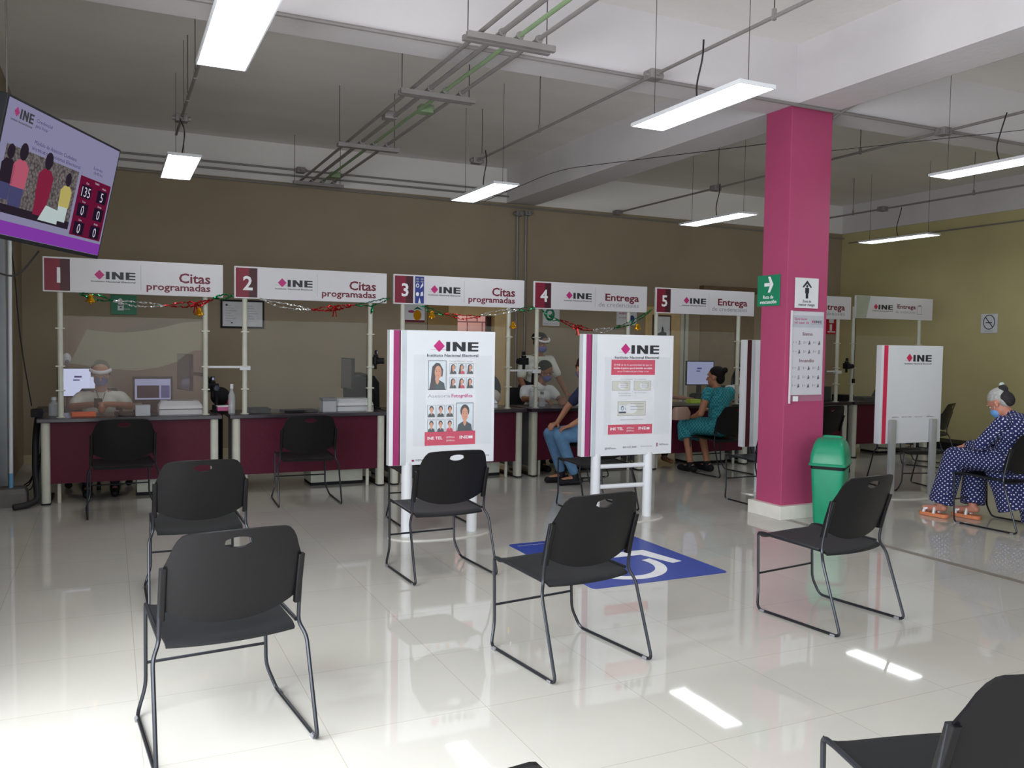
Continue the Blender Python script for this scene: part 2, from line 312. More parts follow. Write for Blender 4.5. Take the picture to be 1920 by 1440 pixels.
def conduit(label, path, boxes=(), rods=(), r=.013, fil=0, m=PIPE):
    t = thing('conduit', label, 'pipe', path[0], group='steel conduits on the ceiling and walls'); O = Vector(path[0])
    b = MB(); b.tube([Vector(p) - O for p in path], r, m, 8, fil=fil); b.build('pipe', t, True)
    for p in boxes:
        b = MB(); q = Vector(p) - O; b.box(q.x - .055, q.y - .055, q.z - .035, q.x + .055, q.y + .055, q.z + .035, STRUT, .008)
        b.tube([q + Vector((-.08, 0, 0)), q + Vector((.08, 0, 0))], .022, PIPE, 8); b.tube([q + Vector((0, -.08, 0)), q + Vector((0, .08, 0))], .022, PIPE, 8); b.build('junction_box', t)
    for p in rods:
        b = MB(); q = Vector(p) - O; b.tube([q, q + Vector((0, 0, ZC - p[2]))], .004, WIREM, 5); b.box(q.x - .012, q.y - .01, q.z - .02, q.x + .012, q.y + .01, q.z + .05, PIPE); b.build('hanger_rod', t)
    return t
zc = 3.56
conduit('conduit running to the wall above the light of counter 1', [(.62, 1.5, zc), (.62, 9.3, zc)], [(.62, 8.6, zc)], [(.62, 7.9, zc), (.62, 7.2, zc)])
conduit('conduit with a junction box above the light in front of the pillar', [(3.75, 1.5, zc), (3.75, 9.0, zc)], [(3.75, 5.5, zc), (3.75, 8.95, zc)], [(3.75, 7.4, zc), (3.75, 4.2, zc), (3.75, 8.8, zc)])
conduit('long conduit passing behind the pillar towards the far wall', [(7.1, 1.5, zc), (7.1, 11.4, zc)], [(7.1, 5.62, zc), (7.1, 8.95, zc), (7.1, 11.3, zc)], [(7.1, 8.9, zc), (7.1, 6.6, zc)])
conduit('conduit feeding the farthest panel light beyond the pillar', [(10.22, 2.5, zc), (10.22, 11.5, zc)], [(10.22, 9.05, zc)], [(10.22, 7.6, zc), (10.22, 9.6, zc)])
conduit('pale double conduit crossing along the bottom edge of the cross beam', [(.2, 5.655, 3.585), (11.9, 5.655, 3.585)], (), (), .016, m=STRUT)
conduit('conduit bent off the pillar top and running beside the beam', [(5.83, 6.1, 3.4), (5.83, 5.95, 3.5), (5.83, 5.5, 3.62), (5.83, 1.5, 3.62)], (), (), .014, .1)
conduit('upper of the conduits along the back wall top', [(-.6, 11.5, 3.76), (5.3, 11.5, 3.76)], [(2.3, 11.5, 3.76)])
conduit('middle conduit along the back wall top', [(-.6, 11.5, 3.68), (5.42, 11.5, 3.68)], ())
conduit('lowest conduit along the back wall, just under the white band', [(-.6, 11.46, 3.56), (12.0, 11.46, 3.5)], [(8.6, 11.46, 3.515)], (), .012)
conduit('drop conduit on the back wall nearer the doorway', [(5.5, 11.53, 3.45), (5.5, 11.53, .2)], [(5.5, 11.49, 3.44)], (), .018)
conduit('drop conduit on the back wall farther from the doorway', [(5.64, 11.53, 3.47), (5.64, 11.53, .2)], [(5.64, 11.49, 3.46)], (), .018)
conduit('conduit along the top of the side wall by the no smoking sign', [(12.06, 11.4, 3.42), (12.06, 2, 3.42)], (), (), .012)
b = MB(); b.tube([(5.82, 6.03, 3.30), (7.5, 5.0, 3.5), (9.5, 3.2, 3.75)], .003, CABLE, 5); tag(b.build('stay_wire'), 'thin sagging wire stretched from the pillar past the beam', 'wire')
b = MB(); b.tube([(5.36, 6.045, 3.34), (5.2, 7.5, 3.48), (5.1, 9.5, 3.7), (4.95, 11.5, 3.58)], .004, CABLE, 5, fil=.5); tag(b.build('stay_wire'), 'thin cable sagging under the beam behind the pillar', 'wire')
# pipe rack on strut hangers
t = thing('pipe_rack', 'rack of four parallel pipes on strut hangers slanting across the ceiling', 'pipe rack', (2.42, 5, 3.5))
for i, x in enumerate((-.2, -.07, .06, .2)):
    b = MB(); b.tube([(x, -3.5, .052), (x, 6.35, .052)], .015 if i != 1 else .018, GPIPE if i == 2 else PIPE, 8); o = b.build('pipe', t, True)
    if i == 2: o['label'] = 'green pipe'
for y in (.26, 1.65, 3.7, 6.02, -1.2):
    b = MB(); b.box(-.32, y - .08, -.02, .32, y - .04, .02, STRUT); b.build('strut_channel', t)
    b = MB(); b.box(-.3, y + .04, -.0, .34, y + .08, .035, STRUT); b.build('strut_channel', t)
    for x in (-.29, .29):
        b = MB(); b.tube([(x, y, -.0), (x, y, .6)], .004, WIREM, 5); b.build('hanger_rod', t)
    for x in (-.07, .06, .2): b = MB(); b.tube([(x, y - .07, .05), (x, y - .05, .05)], .028, PIPE, 8); b.build('pipe_clamp', t)
for y, x in ((2.6, -.1), (2.25, .12), (5.6, .12)):
    b = MB(); b.box(x - .06, y - .06, .03, x + .06, y + .06, .1, GPIPE if x > 0 else PIPE, .01); b.build('junction_box', t)

# ------------------------------------------------------------------ stacking chairs
def solid(mb, th):
    bmesh.ops.recalc_face_normals(mb.bm, faces=mb.bm.faces); bmesh.ops.solidify(mb.bm, geom=list(mb.bm.faces), thickness=th)
def make_chair():
    t = thing('stacking_chair', 'x', 'chair')
    def bc(z, x): return .135 - .115 * (z - .47) / .36 + .045 * (x / .25) ** 2
    b = MB(); N, K = 28, 20; vs = []; hx, hz, ha, hb = 0, .785, .052, .021
    for j in range(K + 1):
        for i in range(N + 1):
            u = -1 + 2 * i / N; x = u * .247 * (1 - .02 * (j / K))
            zt = .832 - .015 * u * u - .075 * max(0, abs(u) - .72) ** 2 / .0784; zb = .475 + .07 * abs(u) ** 2.4
            x *= 1 - .06 * max(0, j / K - .8) / .2 * abs(u) ** 6
            vs.append([x, 0, zb + (zt - zb) * j / K])
    fs = []; W = N + 1; kill = set()
    for j in range(K):
        for i in range(N):
            q = (j * W + i, j * W + i + 1, (j + 1) * W + i + 1, (j + 1) * W + i)
            cx = sum(vs[k][0] for k in q) / 4; cz = sum(vs[k][2] for k in q) / 4
            (kill.update(q) if (cx / ha) ** 2 + ((cz - hz) / hb) ** 2 < 1 else fs.append(q))
    for k in kill:
        dx, dz = vs[k][0] / ha, (vs[k][2] - hz) / hb; d = math.hypot(dx, dz)
        if d > .3: vs[k][0] = dx / d * ha; vs[k][2] = hz + dz / d * hb
    for v in vs: v[1] = bc(v[2], v[0])
    used = sorted({k for f in fs for k in f}); mp = {k: n for n, k in enumerate(used)}
    b.faces([vs[k] for k in used], [[mp[k] for k in f] for f in fs], BLK); solid(b, .009); b.build('backrest', t, True)
    b = MB(); N, K = 16, 18; vs = []
    for j in range(K + 1):
        for i in range(N + 1):
            u = -1 + 2 * i / N; v = j / K; x = u * (.232 + .006 * v); y = .13 + .47 * v - .035 * (1 - u * u) * (1 - v) ** 3 + .012 * (1 - u * u) * v ** 4
            z = .424 + .02 * v - .013 * (1 - u ** 4) * math.sin(PI * min(1, v * 1.1)) - (.035 * ((v - .88) / .12) ** 2 * (1 - u ** 8) if v > .88 else 0) - (.012 * ((.1 - v) / .1) ** 2 if v < .1 else 0)
            vs.append((x, y, z))
    b.faces(vs, [(j * (N + 1) + i, j * (N + 1) + i + 1, (j + 1) * (N + 1) + i + 1, (j + 1) * (N + 1) + i) for j in range(K) for i in range(N)], SEATM); solid(b, .012); b.build('seat', t, True)
    for s in (-1, 1):
        b = MB(); b.tube([(s * .25, .10, .70), (s * .252, .15, .47), (s * .252, .152, .42), (s * .276, .125, .37), (s * .282, 0, .009), (s * .276, .555, .009), (s * .24, .585, .11), (s * .238, .598, .438), (s * .242, .56, .444), (s * .248, .17, .425)], .0078, TUBE, 8, fil=.035)
        b.build('sled_leg', t, True)
        b = MB(); loft(b, [rrect(.012, .016, .006, z, s * .245, y) for z, y in ((.50, .152), (.6, .127), (.695, .098), (.70, .097))], BLK); b.build('back_sleeve', t, True)
        for y in (.03, .5):
            b = MB(); b.tube([(s * .281, y, .006), (s * .28, y + .03, .006)], .0105, GREYP, 8); b.build('glide', t)
    b = MB(); b.tube([(-.238, .592, .2), (.238, .592, .2)], .0065, TUBE, 8); b.build('crossbar', t, True)
    return t
D = math.radians
CH = [(.417, 3.106, 5.3, 'empty black chair closest to the camera on the glare-lit floor, back fully shown'),
      (.47, 5.0, 1, 'empty black chair directly in front of the nearest chair on the sunlit side'),
      (1.98, 4.95, 3, 'empty black chair in front of the display board with sample portraits'),
      (2.047, 3.28, 7.5, 'empty black chair standing beside the blue floor sticker'),
      (3.70, 3.24, 7.5, 'empty black chair standing in front of the green bin'),
      (.11, 7.77, 3, 'empty black chair facing the clerk with the face shield'),
      (1.65, 7.735, -2, 'empty black chair pushed up to the unstaffed counter with the small grey printer'),
      (1.848, 1.06, -14, 'black chair cut off by the lower corner of the picture, seat and back partly shown'),
      (.44, 1.165, 0, 'black chair of which only the backrest top pokes in at the bottom edge'),
      (2.42, 6.48, 0, 'black chair hidden behind the portrait sample board, only legs showing'),
      (4.07, 6.46, 0, 'empty black chair behind the board with the sample cards'),
      (6.61, 7.77, 3, 'black chair under the woman in the teal dress'),
      (5.80, 6.14, 0, 'empty black chair half hidden behind the magenta pillar'),
      (7.85, 7.55, 0, 'empty black chair behind the green bin, facing a counter'),
      (7.97, 6.85, 165, 'black chair behind the blank white board, facing the room'),
      (9.89, 7.49, 25, 'empty black chair standing alone before the olive side wall'),
      (7.0, 4.5, 4, 'black chair under the old woman in the dotted dress'),
      (5.17, 8.02, 90, 'black chair under the man in light jeans, mostly hidden')]
ch0 = make_chair()
for i, (x, y, a, lb) in enumerate(CH):
    o = ch0 if i == 0 else copy_tree(ch0); o.location = (x, y, 0); o.rotation_euler = (0, 0, D(a)); o['label'] = lb; o['group'] = 'black stacking chairs'

# ------------------------------------------------------------------ counters
def make_desk(wd):
    t = thing('service_desk', 'x', 'desk')
    b = MB(); b.box(-.03, -.04, .742, wd + .03, .62, .78, TOPD, .006); b.build('worktop', t)
    b = MB(); b.box(.075, .03, .185, wd - .075, .05, .742, WINE); b.build('front_panel', t)
    for x in (0, wd - .075):
        b = MB(); loft(b, [rrect(.037, .06, .03, z, x + .0375, .06) for z in (.015, .742)], CREAMW); b.build('leg_column', t, True)
        b = MB(); b.box(x + .0, .0, 0, x + .075, .6, .015, DARK, .003); b.build('foot', t)
        b = MB(); b.box(x + .03, .12, .1, x + .045, .6, .742, GREYP); b.build('side_panel', t)
    for x in (.14, wd - .16):
        b = MB(); b.tube([(x, .1, 0), (x, .1, .742)], .018, CREAMW, 10); b.build('leg', t, True)
    b = MB(); b.box(wd - .72, .25, .03, wd - .17, .6, .70, CREAMW, .004); b.box(wd - .72, .24, .0, wd - .17, .58, .03, DARK); p = b.build('drawer_pedestal', t)
    return t
DK = [(-.56, 1.51, 'counter marked 1, with the clerk in a face shield behind'), (1.08, 1.53, 'unstaffed counter marked 2'), (2.69, 1.53, 'counter marked 3, behind the portrait sample board'), (4.34, 1.52, 'counter marked 4, beside the man in jeans'),
      (5.97, 1.50, 'counter marked 5, where the woman in teal sits'), (7.66, 1.55, 'counter behind the pillar, under the sign ending in trega'), (9.32, 1.5, 'last counter, under the unnumbered Entrega sign')]
for x, wd, lb in DK:
    t = make_desk(wd); t.location = (x, 8.62, 0); t['label'] = 'wine red ' + lb; t['group'] = 'wine red service counters'

def ine(b, x, z, h, wd, lay=2, small=True, dia=None, m=None, M=None, ink=None):
    """diamond mark + I N E letters from x to x+wd, cap height h, baseline z"""
    m = m or PINK; ink = ink or INK; k = dia or h * .62; cx = x - k * 1.25; cz = z + h * .55
    b.poly([(cx - k, cz), (cx - k * .1, cz - k * .95), (cx + k * .1, cz - k * .95), (cx + k, cz), (cx, cz + k * 1.05)], m, lay, M=M)
    b.rect(cx - k * 1.5, cz - k * .62, cx + k * 1.5, cz - k * .58, m, lay, M=M)
    s = wd * .125; b.rect(x, z, x + s, z + h, ink, lay, M=M); n0 = x + wd * .2; n1 = x + wd * .6
    b.rect(n0, z, n0 + s, z + h, ink, lay, M=M); b.rect(n1 - s, z, n1, z + h, ink, lay, M=M); b.poly([(n0, z + h), (n1 - s, z), (n1, z), (n0 + s, z + h)], ink, lay + .5, M=M)
    e0 = x + wd * .67; b.rect(e0, z, e0 + s, z + h, ink, lay, M=M); bar = h * .19
    for q in (0, .5 * (h - bar), h - bar): b.rect(e0, z + q, x + wd, z + q + bar, ink, lay + .5, M=M)
    if small: b.text('Instituto Nacional Electoral', cx - k * 1.6, z - h * .42, h * .2, ink, x + wd - cx + k * 1.6, lay=lay, bold=True, M=M)
def make_sign(kind, num, xs, ypost=.0, wd=1.52, z0=1.91):
    t = thing('counter_sign', 'x', 'sign'); H = .31
    b = MB(); b.box(0, 0, z0, wd, .03, z0 + H, SIGNW, .003); b.rect(.003, z0 + .004, wd - .003, z0 + H - .004, SIGNW, .3); b.build('sign_panel', t)
    b = MB(); M = Matrix.Translation((0, 0, z0))
    if kind != 'x':
        b.rect(.012, .012, .215, H - .014, PLATED, 1, M=M); b.rect(.012, .012, .135, H - .014, PLATE, 1.5, M=M); b.text(num, .125, .085, .13, WHT, al='C', lay=3, bold=True, M=M); b.build('number_plate', t)
        b = MB()
        if num == '3':
            b.rect(.235, .012, .335, H - .014, BLUEP, 1, M=M)
            for k in range(4): b.disc(.262 + .05 * (k % 2), .27 - .028 * (k // 2), .018, .009, MC['print_grey'], 2, M=M, n=8)
            b.disc(.262, .2, .02, .022, WHT, 2, M=M, n=10); b.disc(.262, .2, .012, .013, BLUEP, 3, M=M, n=10); b.poly([(.29, .165), (.325, .2), (.322, .235), (.3, .2)], WHT, 2, M=M)
            b.disc(.262, .11, .018, .022, WHT, 2, M=M, n=10); b.poly([(.295, .09), (.325, .095), (.32, .14), (.3, .13)], WHT, 2, M=M); b.poly([(.27, .015), (.3, .015), (.285, .075)], WHT, 2, M=M)
        ine(b, .505, .13, .068, .245, M=M); b.rect(.795, .04, .798, .27, GRYT, 1.5, M=M)
        if kind == 'c': b.text('Citas', 1.405, .125, .088, TXT, .28, 'R', bold=True, M=M); b.text('programadas', 1.405, .05, .062, TXT, .56, 'R', bold=True, M=M)
        else: b.text('Entrega', 1.405, .125, .08, TXT, .47, 'R', bold=True, M=M); b.text('de credenciales', 1.405, .052, .052, GRYT, .56, 'R', M=M)
    else:
        b.poly([(.003, .004), (.2, .004), (.27, H - .004), (.003, H - .004)], mat('sage_print', (168, 176, 158), .5), 1, M=M)
        ine(b, .43, .13, .065, .28, m=RED, M=M); b.text('Entrega', 1.17, .155, .055, TXT, .37, 'R', bold=True, M=M); b.text('de credenciales', 1.17, .09, .035, GRYT, .4, 'R', M=M)
        b.rect(1.2, .08, 1.3, .2, GRYT, 1.5, M=M); b.rect(1.207, .087, 1.293, .193, SIGNW, 2, M=M); b.rect(1.22, .19, 1.28, .215, GRYT, 2.5, M=M)
    b.build('lettering', t)
    for x in xs:
        b = MB(); b.tube([(x, .06, .781), (x, .06, z0 + H * .6)], .0245, CREAMW, 14); b.lathe([(.04, 0), (.04, .008), (.0245, .01)], CREAMW, 14, (x, .06, .781)); p = b.build('post', t, True)
        for z in (1.02, 1.24, 1.58): b = MB(); b.box(x - .038, .03, z, x + .038, .09, z + .012, CREAMW, .002); b.build('clamp', p)
    return t
SG = [('c', '1', -.53, (.13, 1.365), 'Citas programadas, next to the television'), ('c', '2', 1.095, (.105, 1.365), 'Citas programadas, over the unstaffed counter'), ('c', '3', 2.69, (.12, 1.36), 'number 3 with a blue patterned strip'),
      ('e', '4', 4.335, (.07, 1.3), 'Entrega de credenciales, over two clerks in white'), ('e', '5', 5.985, (.05, 1.32), 'Entrega de credenciales, over the woman in teal'), ('e', '6', 7.68, (.15, 1.35), 'sign mostly hidden by the pillar, only trega showing')]
for k, n, x, xs, lb in SG:
    t = make_sign(k, n, xs); t.location = (x, 8.62, 0); t['label'] = 'white overhead counter sign, ' + lb; t['group'] = 'counter signs on posts'
t = make_sign('x', '', (.03, 1.33)); t.location = (9.29, 8.62, .03); tag(t, 'white overhead sign with sage slanted end and no number, Entrega de credenciales', group='counter signs on posts')
for ch in t.children:
    if ch.name.startswith('post'): ch.location.z = -.03

# clear screens between the posts
ACR = clear('acrylic', (230, 232, 225), .05, .08); ACRP = clear('acrylic_pale', (206, 200, 176), .24, .4); ACRB = clear('acrylic_tint', (170, 104, 84), .11, .3)
for i, (x0, x1) in enumerate(((-.375, .81), (1.23, 2.43), (2.84, 4.02), (4.44, 5.60), (6.07, 7.27), (9.36, 10.58))):
    t = thing('acrylic_screen', ('clear acrylic screen with a pale curved shape on counter 1', 'clear acrylic screen between the posts of counter 2', 'clear acrylic screen behind the portrait sample board', 'clear acrylic screen in front of the two clerks in white', 'clear acrylic screen in front of the woman in teal', 'clear acrylic screen on the last counter')[i], 'screen', (x0, 8.705, .782), group='clear screens on the counters')
    W = x1 - x0; b = MB(); b.box(0, 0, 0, W, .004, .92, ACR); b.build('sheet', t)
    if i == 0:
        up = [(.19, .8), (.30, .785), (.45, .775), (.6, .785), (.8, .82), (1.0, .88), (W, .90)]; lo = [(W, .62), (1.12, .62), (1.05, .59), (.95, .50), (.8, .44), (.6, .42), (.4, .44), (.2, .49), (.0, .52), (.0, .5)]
        b = MB(); b.poly([(.05, .49), (.19, .8)] + up[1:] + [(W, .62), (1.10, .615), (1.04, .58), (.96, .51), (.8, .455), (.6, .42), (.4, .44), (.2, .47)], ACRP, 1); b.poly([(0, .9), (.7, .9), (.45, .775), (.19, .8), (.05, .49), (.4, .44), (.8, .455), (.96, .51), (1.10, .615), (W, .62), (W, .0), (0, 0)], ACRB, 2); b.build('toned_film', t, fix=False)  # pale curved shape, with a reddish-brown tint over the sheet around it

# ------------------------------------------------------------------ tinsel garlands
def tinsel(name, col): return mat(name, col, .22, .85, var=.3, nscale=90)
TG, TS, TR, GOLD = tinsel('tinsel_green', (30, 130, 80)), tinsel('tinsel_silver', (225, 228, 226)), tinsel('tinsel_red', (190, 35, 40)), tinsel('gold_foil', (235, 165, 30))
def strand(t, pts, m, name):
    b = MB(); P = [Vector(p) for p in pts]; L = []
    for a, c in zip(P, P[1:]):
        n = max(3, int((c - a).length / .012))
        for k in range(n): L.append(a.lerp(c, k / n))
    L.append(P[-1])
    for o in (-.016, .016):
        q = [p + Vector((0, random.uniform(-.006, .006), o * math.sin(PI * i / max(1, len(L) - 1)) * 1.3 + random.uniform(-.006, .006))) for i, p in enumerate(L)]
        b.tube(q, [random.choice((.003, .009, .006)) for _ in q], m, 5)
    return b.build(name, t)
def bell(t, p, bow=False):
    b = MB(); b.lathe([(.004, .0), (.02, -.012), (.026, -.04), (.045, -.07), (.0451, -.075), (.01, -.075)], GOLD, 14, p); b.ell((p[0], p[1], p[2] - .082), (.012, .012, .012), GOLD, seg=8, rings=6); b.build('foil_bell', t, True)
def bow(t, p):
    b = MB()
    for s in (-1, 1): b.tube([(p[0], p[1], p[2]), (p[0] + s * .05, p[1] - .01, p[2] + .025), (p[0] + s * .07, p[1], p[2]), (p[0] + s * .05, p[1] - .01, p[2] - .02), (p[0], p[1], p[2])], .008, TR, 5); b.tube([(p[0], p[1], p[2]), (p[0] + s * .02, p[1] - .01, p[2] - .09)], .006, TR, 5)
    b.ell(p, (.014, .014, .014), TR, seg=8, rings=6); b.build('bow', t)
y = 8.6
def garland(label, segs, bells, bows):
    t = thing('garland', label, 'garland', group='green, silver and red tinsel garlands')
    for m, pts in segs: strand(t, [(a, y, z) for a, z in pts], {'g': TG, 's': TS, 'r': TR}[m], {'g': 'green_strand', 's': 'silver_strand', 'r': 'red_strand'}[m])
    for p in bells: bell(t, (p[0], y - .02, p[1]))
    for p in bows: bow(t, (p[0], y - .015, p[1]))
garland('tinsel garland with two gold bells under sign 1', [('g', [(-.24, 1.9), (-.15, 1.88), (.03, 1.845)]), ('s', [(.03, 1.845), (.25, 1.82), (.47, 1.815)]), ('r', [(.47, 1.815), (.76, 1.84), (.9, 1.885)]), ('g', [(.9, 1.9), (1.08, 1.93)])], [(-.15, 1.9), (.77, 1.81)], [(.74, 1.84)])
garland('tinsel garland without bells under sign 2', [('s', [(1.33, 1.91), (1.5, 1.86), (1.83, 1.82)]), ('r', [(1.83, 1.82), (2.05, 1.84), (2.27, 1.88)]), ('g', [(2.27, 1.88), (2.45, 1.9), (2.66, 1.97)]), ('g', [(2.47, 1.9), (2.44, 1.8)])], [], [(2.06, 1.845)])
garland('tinsel garland sagging in front of the doorway under sign 3', [('g', [(2.98, 1.9), (3.1, 1.85), (3.24, 1.81)]), ('r', [(3.24, 1.82), (3.45, 1.79), (3.67, 1.80)]), ('s', [(3.67, 1.82), (3.92, 1.86), (4.14, 1.89)]), ('g', [(4.14, 1.89), (4.33, 1.92)])], [(4.06, 1.76), (3.1, 1.85)], [])
garland('tinsel garland with a red bow under sign 4', [('g', [(4.42, 1.9), (4.5, 1.82), (4.66, 1.78)]), ('r', [(4.66, 1.79), (4.85, 1.72), (5.09, 1.68)]), ('s', [(5.09, 1.68), (5.25, 1.68), (5.38, 1.71)]), ('g', [(5.38, 1.71), (5.6, 1.77), (5.72, 1.83), (5.92, 1.95)])], [(5.7, 1.78)], [(4.88, 1.71)])

# ------------------------------------------------------------------ display boards
SKIN = mat('print_skin', (214, 150, 120), .6); HAIRP = mat('print_hair', (60, 46, 46), .6); SHIRTP = mat('print_shirt', (52, 66, 68), .6); BGP = mat('print_portrait', (214, 224, 232), .6); PGREY = mat('board_grey', (190, 196, 202), .45)
def portrait(b, x0, z0, x1, z1, woman, shirt, lay=4, M=None):
    W, H = x1 - x0, z1 - z0; cx = (x0 + x1) / 2
    b.rect(x0 - W * .03, z0 - W * .03, x1 + W * .03, z1 + W * .03, INK, lay - .5, M=M); b.rect(x0, z0, x1, z1, BGP, lay, M=M)
    b.poly([(x0 + W * .04, z0), (x1 - W * .04, z0), (x1 - W * .1, z0 + H * .22), (cx + W * .12, z0 + H * .33), (cx - W * .12, z0 + H * .33), (x0 + W * .1, z0 + H * .22)], shirt, lay + 1, M=M)
    if woman: b.poly([(x0 + W * .08, z0), (x0 + W * .34, z0), (x0 + W * .4, z0 + H * .5), (x1 - W * .2, z0 + H * .45), (x1 - W * .16, z0 + H * .7), (cx + W * .14, z0 + H * .92), (cx - W * .08, z0 + H * .94), (x0 + W * .2, z0 + H * .8)], HAIRP, lay + 2, M=M)
    else: b.disc(cx, z0 + H * .72, W * .28, H * .24, HAIRP, lay + 2, n=14, M=M)
    b.poly([(cx - W * .1, z0 + H * .26), (cx, z0 + H * .16), (cx + W * .1, z0 + H * .26), (cx + W * .09, z0 + H * .5), (cx - W * .09, z0 + H * .5)], SKIN, lay + 3, M=M)
    b.disc(cx + (W * .04 if woman else 0), z0 + H * .6, W * .2, H * .24, SKIN, lay + 4, n=16, M=M)
    if W > .08:
        for s in (-1, 1): b.disc(cx + s * W * .085 + (W * .04 if woman else 0), z0 + H * .64, W * .035, H * .014, HAIRP, lay + 5, n=8, M=M); b.rect(cx + s * W * .085 - W * .04, z0 + H * .69, cx + s * W * .085 + W * .06, z0 + H * .7, HAIRP, lay + 5, M=M)
        b.rect(cx - W * .03, z0 + H * .485, cx + W * .09, z0 + H * .5, RED, lay + 5, M=M)
def board(label, W, z0, z1, stripe, rz, loc, style, posts, dots):
    t = thing('display_board', label, 'display board', loc, rz, 'white display boards on two posts')
    b = MB(); b.box(0, -.035, z0, W, .035, z1, WHITE, .004); b.build('board_panel', t)
    Y = Matrix.Translation((0, -.035, 0)); b = MB()
    b.rect(.03, z0 + .002, .085, z1 - .002, stripe, 1, M=Y)
    if style != 'red': b.rect(.078, z0 + .002, .087, z1 - .002, PLATED, 1.5, M=Y); b.rect(.095, z0 + .002, .135, z1 - .002, PGREY, 1, M=Y)
    else: b.disc(.0575, z1 - .03, .0275, .027, RED, 1.2, n=12, M=Y)
    b.build('side_stripe', t)
    b = MB(); F = lambda px, py: ((px - dots[0]) * dots[2], z1 - (py - dots[1]) * dots[3])
    def R(x0, y0, x1, y1, m, lay=1): a = F(x0, y1); c = F(x1, y0); b.rect(a[0], a[1], c[0], c[1], m, lay, M=Y)
    def T(s, x, yb, h, m, w=None, al='L', lay=2, bold=False): a = F(x, yb); b.text(s, a[0], a[1], h * dots[3], m, w * dots[2] if w else None, al, lay, bold=bold, M=Y)
    if style == 'portraits':
        a = F(830, 657); ine(b, a[0], a[1], 17 * dots[3], 61 * dots[2], small=False, dia=.046, M=Y); T('Instituto Nacional Electoral', 795, 667, 5, INK, 96, bold=True)
        a = F(771, 855); T('INEMexico', 776, 855, 3.5, INK, 20); b.disc(a[0], a[1] + .005, .012, .009, PINKD, 2, n=8, M=Y); T('www.ine.mx', 885, 851, 3.5, INK, 30)
        b.build('lettering', t)
        b = MB(); R(793, 670, 887, 827, PAPER, 1); R(792, 803, 887, 828, RED, 3)
        def PT(x0, y0, x1, y1, wm, sh): a = F(x0, y1); c = F(x1, y0); portrait(b, a[0], a[1], c[0], c[1], wm, sh, M=Y)
        PT(798, 675, 830, 726, True, SHIRTP)
        for k in range(6): PT(837 + 16 * (k % 3), 679 + 26 * (k // 3), 850 + 16 * (k % 3), 698 + 26 * (k // 3), True, RED if k in (1, 4) else SHIRTP)
        T('Asesoría', 797, 741, 6, GRYT, 42); T('Fotográfica', 841, 741, 6, PINK, 40, bold=True)
        for k in range(6): PT(797 + 17 * (k % 3), 755 + 27 * (k // 3), 811 + 17 * (k % 3), 776 + 27 * (k // 3), False, RED if k == 5 else SHIRTP)
        PT(851, 752, 882, 802, False, SHIRTP)
        T('INE TEL', 797, 817, 5, WHT, 28, lay=5, bold=True); T('@INEMexico', 832, 815, 3, WHT, 16, lay=5); T('@INEMexico', 832, 821, 3, WHT, 16, lay=5); T('INE', 857, 817, 5.5, WHT, 16, lay=5, bold=True); R(874, 812, 882, 817, WHT, 5)
        T('Fotografías correctas', 836, 676, 2.6, GRYT, 44, lay=3); T('Fotografías incorrectas', 797, 781, 2.6, GRYT, 48, lay=3); b.build('poster', t)
        hold = (770, 664, 917, 828)
    elif style == 'cards':
        a = F(1174, 662); ine(b, a[0], a[1], 16 * dots[3], 52 * dots[2], small=False, dia=.046, M=Y); T('Instituto Nacional Electoral', 1144, 671, 4.5, INK, 82, bold=True)
        T('@INEMexico', 1129, 838, 3.4, INK, 20); T('800 433 2000', 1162, 837, 3.4, INK, 25); T('www.ine.mx', 1195, 836, 3.2, GRYT, 22); R(1225, 829, 1227, 836, PINKD, 2); T('INEMexico', 1230, 834, 3.4, INK, 18)
        b.build('lettering', t)
        b = MB(); R(1139, 672, 1219, 812, PAPER, 1); R(1138, 673, 1219, 701, RED, 2); R(1134, 793, 1216, 811, RED, 2)
        T('El INE te da la oportunidad de que tú', 1178, 684, 3.2, WHT, 70, 'C', 3); T('decidas si quieres que el domicilio sea visible', 1178, 690, 3.2, WHT, 72, 'C', 3, True); T('en tu Credencial para Votar o no', 1178, 696, 3.2, WHT, 58, 'C', 3)
        CARD = mat('card_print', (206, 206, 194), .5)
        for x0, y0, x1, y1 in ((1140, 712, 1173, 730), (1180, 712, 1212, 730), (1151, 750, 1203, 777)):
            R(x0, y0, x1, y1, GRYT, 2); R(x0 + .6, y0 + .6, x1 - .6, y1 - .6, CARD, 3); a = F((x0 * 2 + x1) / 3, (y0 + y1) / 2)
            b.disc(a[0] + .04, a[1], (x1 - x0) * .0012, (y1 - y0) * .0016, PAPER, 4, n=14, M=Y)
            for k in range(3): R(x0 + (x1 - x0) * .45, y0 + 4 + k * (y1 - y0) / 5, x1 - 4, y0 + 5 + k * (y1 - y0) / 5, GRYT, 5)
        a, c = F(1153, 772), F(1166, 757); b.rect(a[0], a[1], c[0], c[1], BGP, 4, M=Y); b.disc((a[0] + c[0]) / 2, c[1] - .026, .014, .02, INK, 5, n=10, M=Y); b.disc((a[0] + c[0]) / 2, c[1] - .028, .009, .014, BGP, 6, n=10, M=Y); b.rect(a[0], a[1], c[0], a[1] + .014, INK, 5, M=Y)
        for x, yy, s in ((1155, 710, 'Con domicilio'), (1181, 710, 'Sin domicilio'), (1152, 736, 'El domicilio se'), (1182, 735, 'El domicilio'), (1153, 740, 'puede leer aquí'), (1156, 785, 'Infórmate y decide al solicitar tu credencial')): T(s, x, yy, 2.2, GRYT, 22 if x < 1156 or yy < 750 else 42, lay=3)
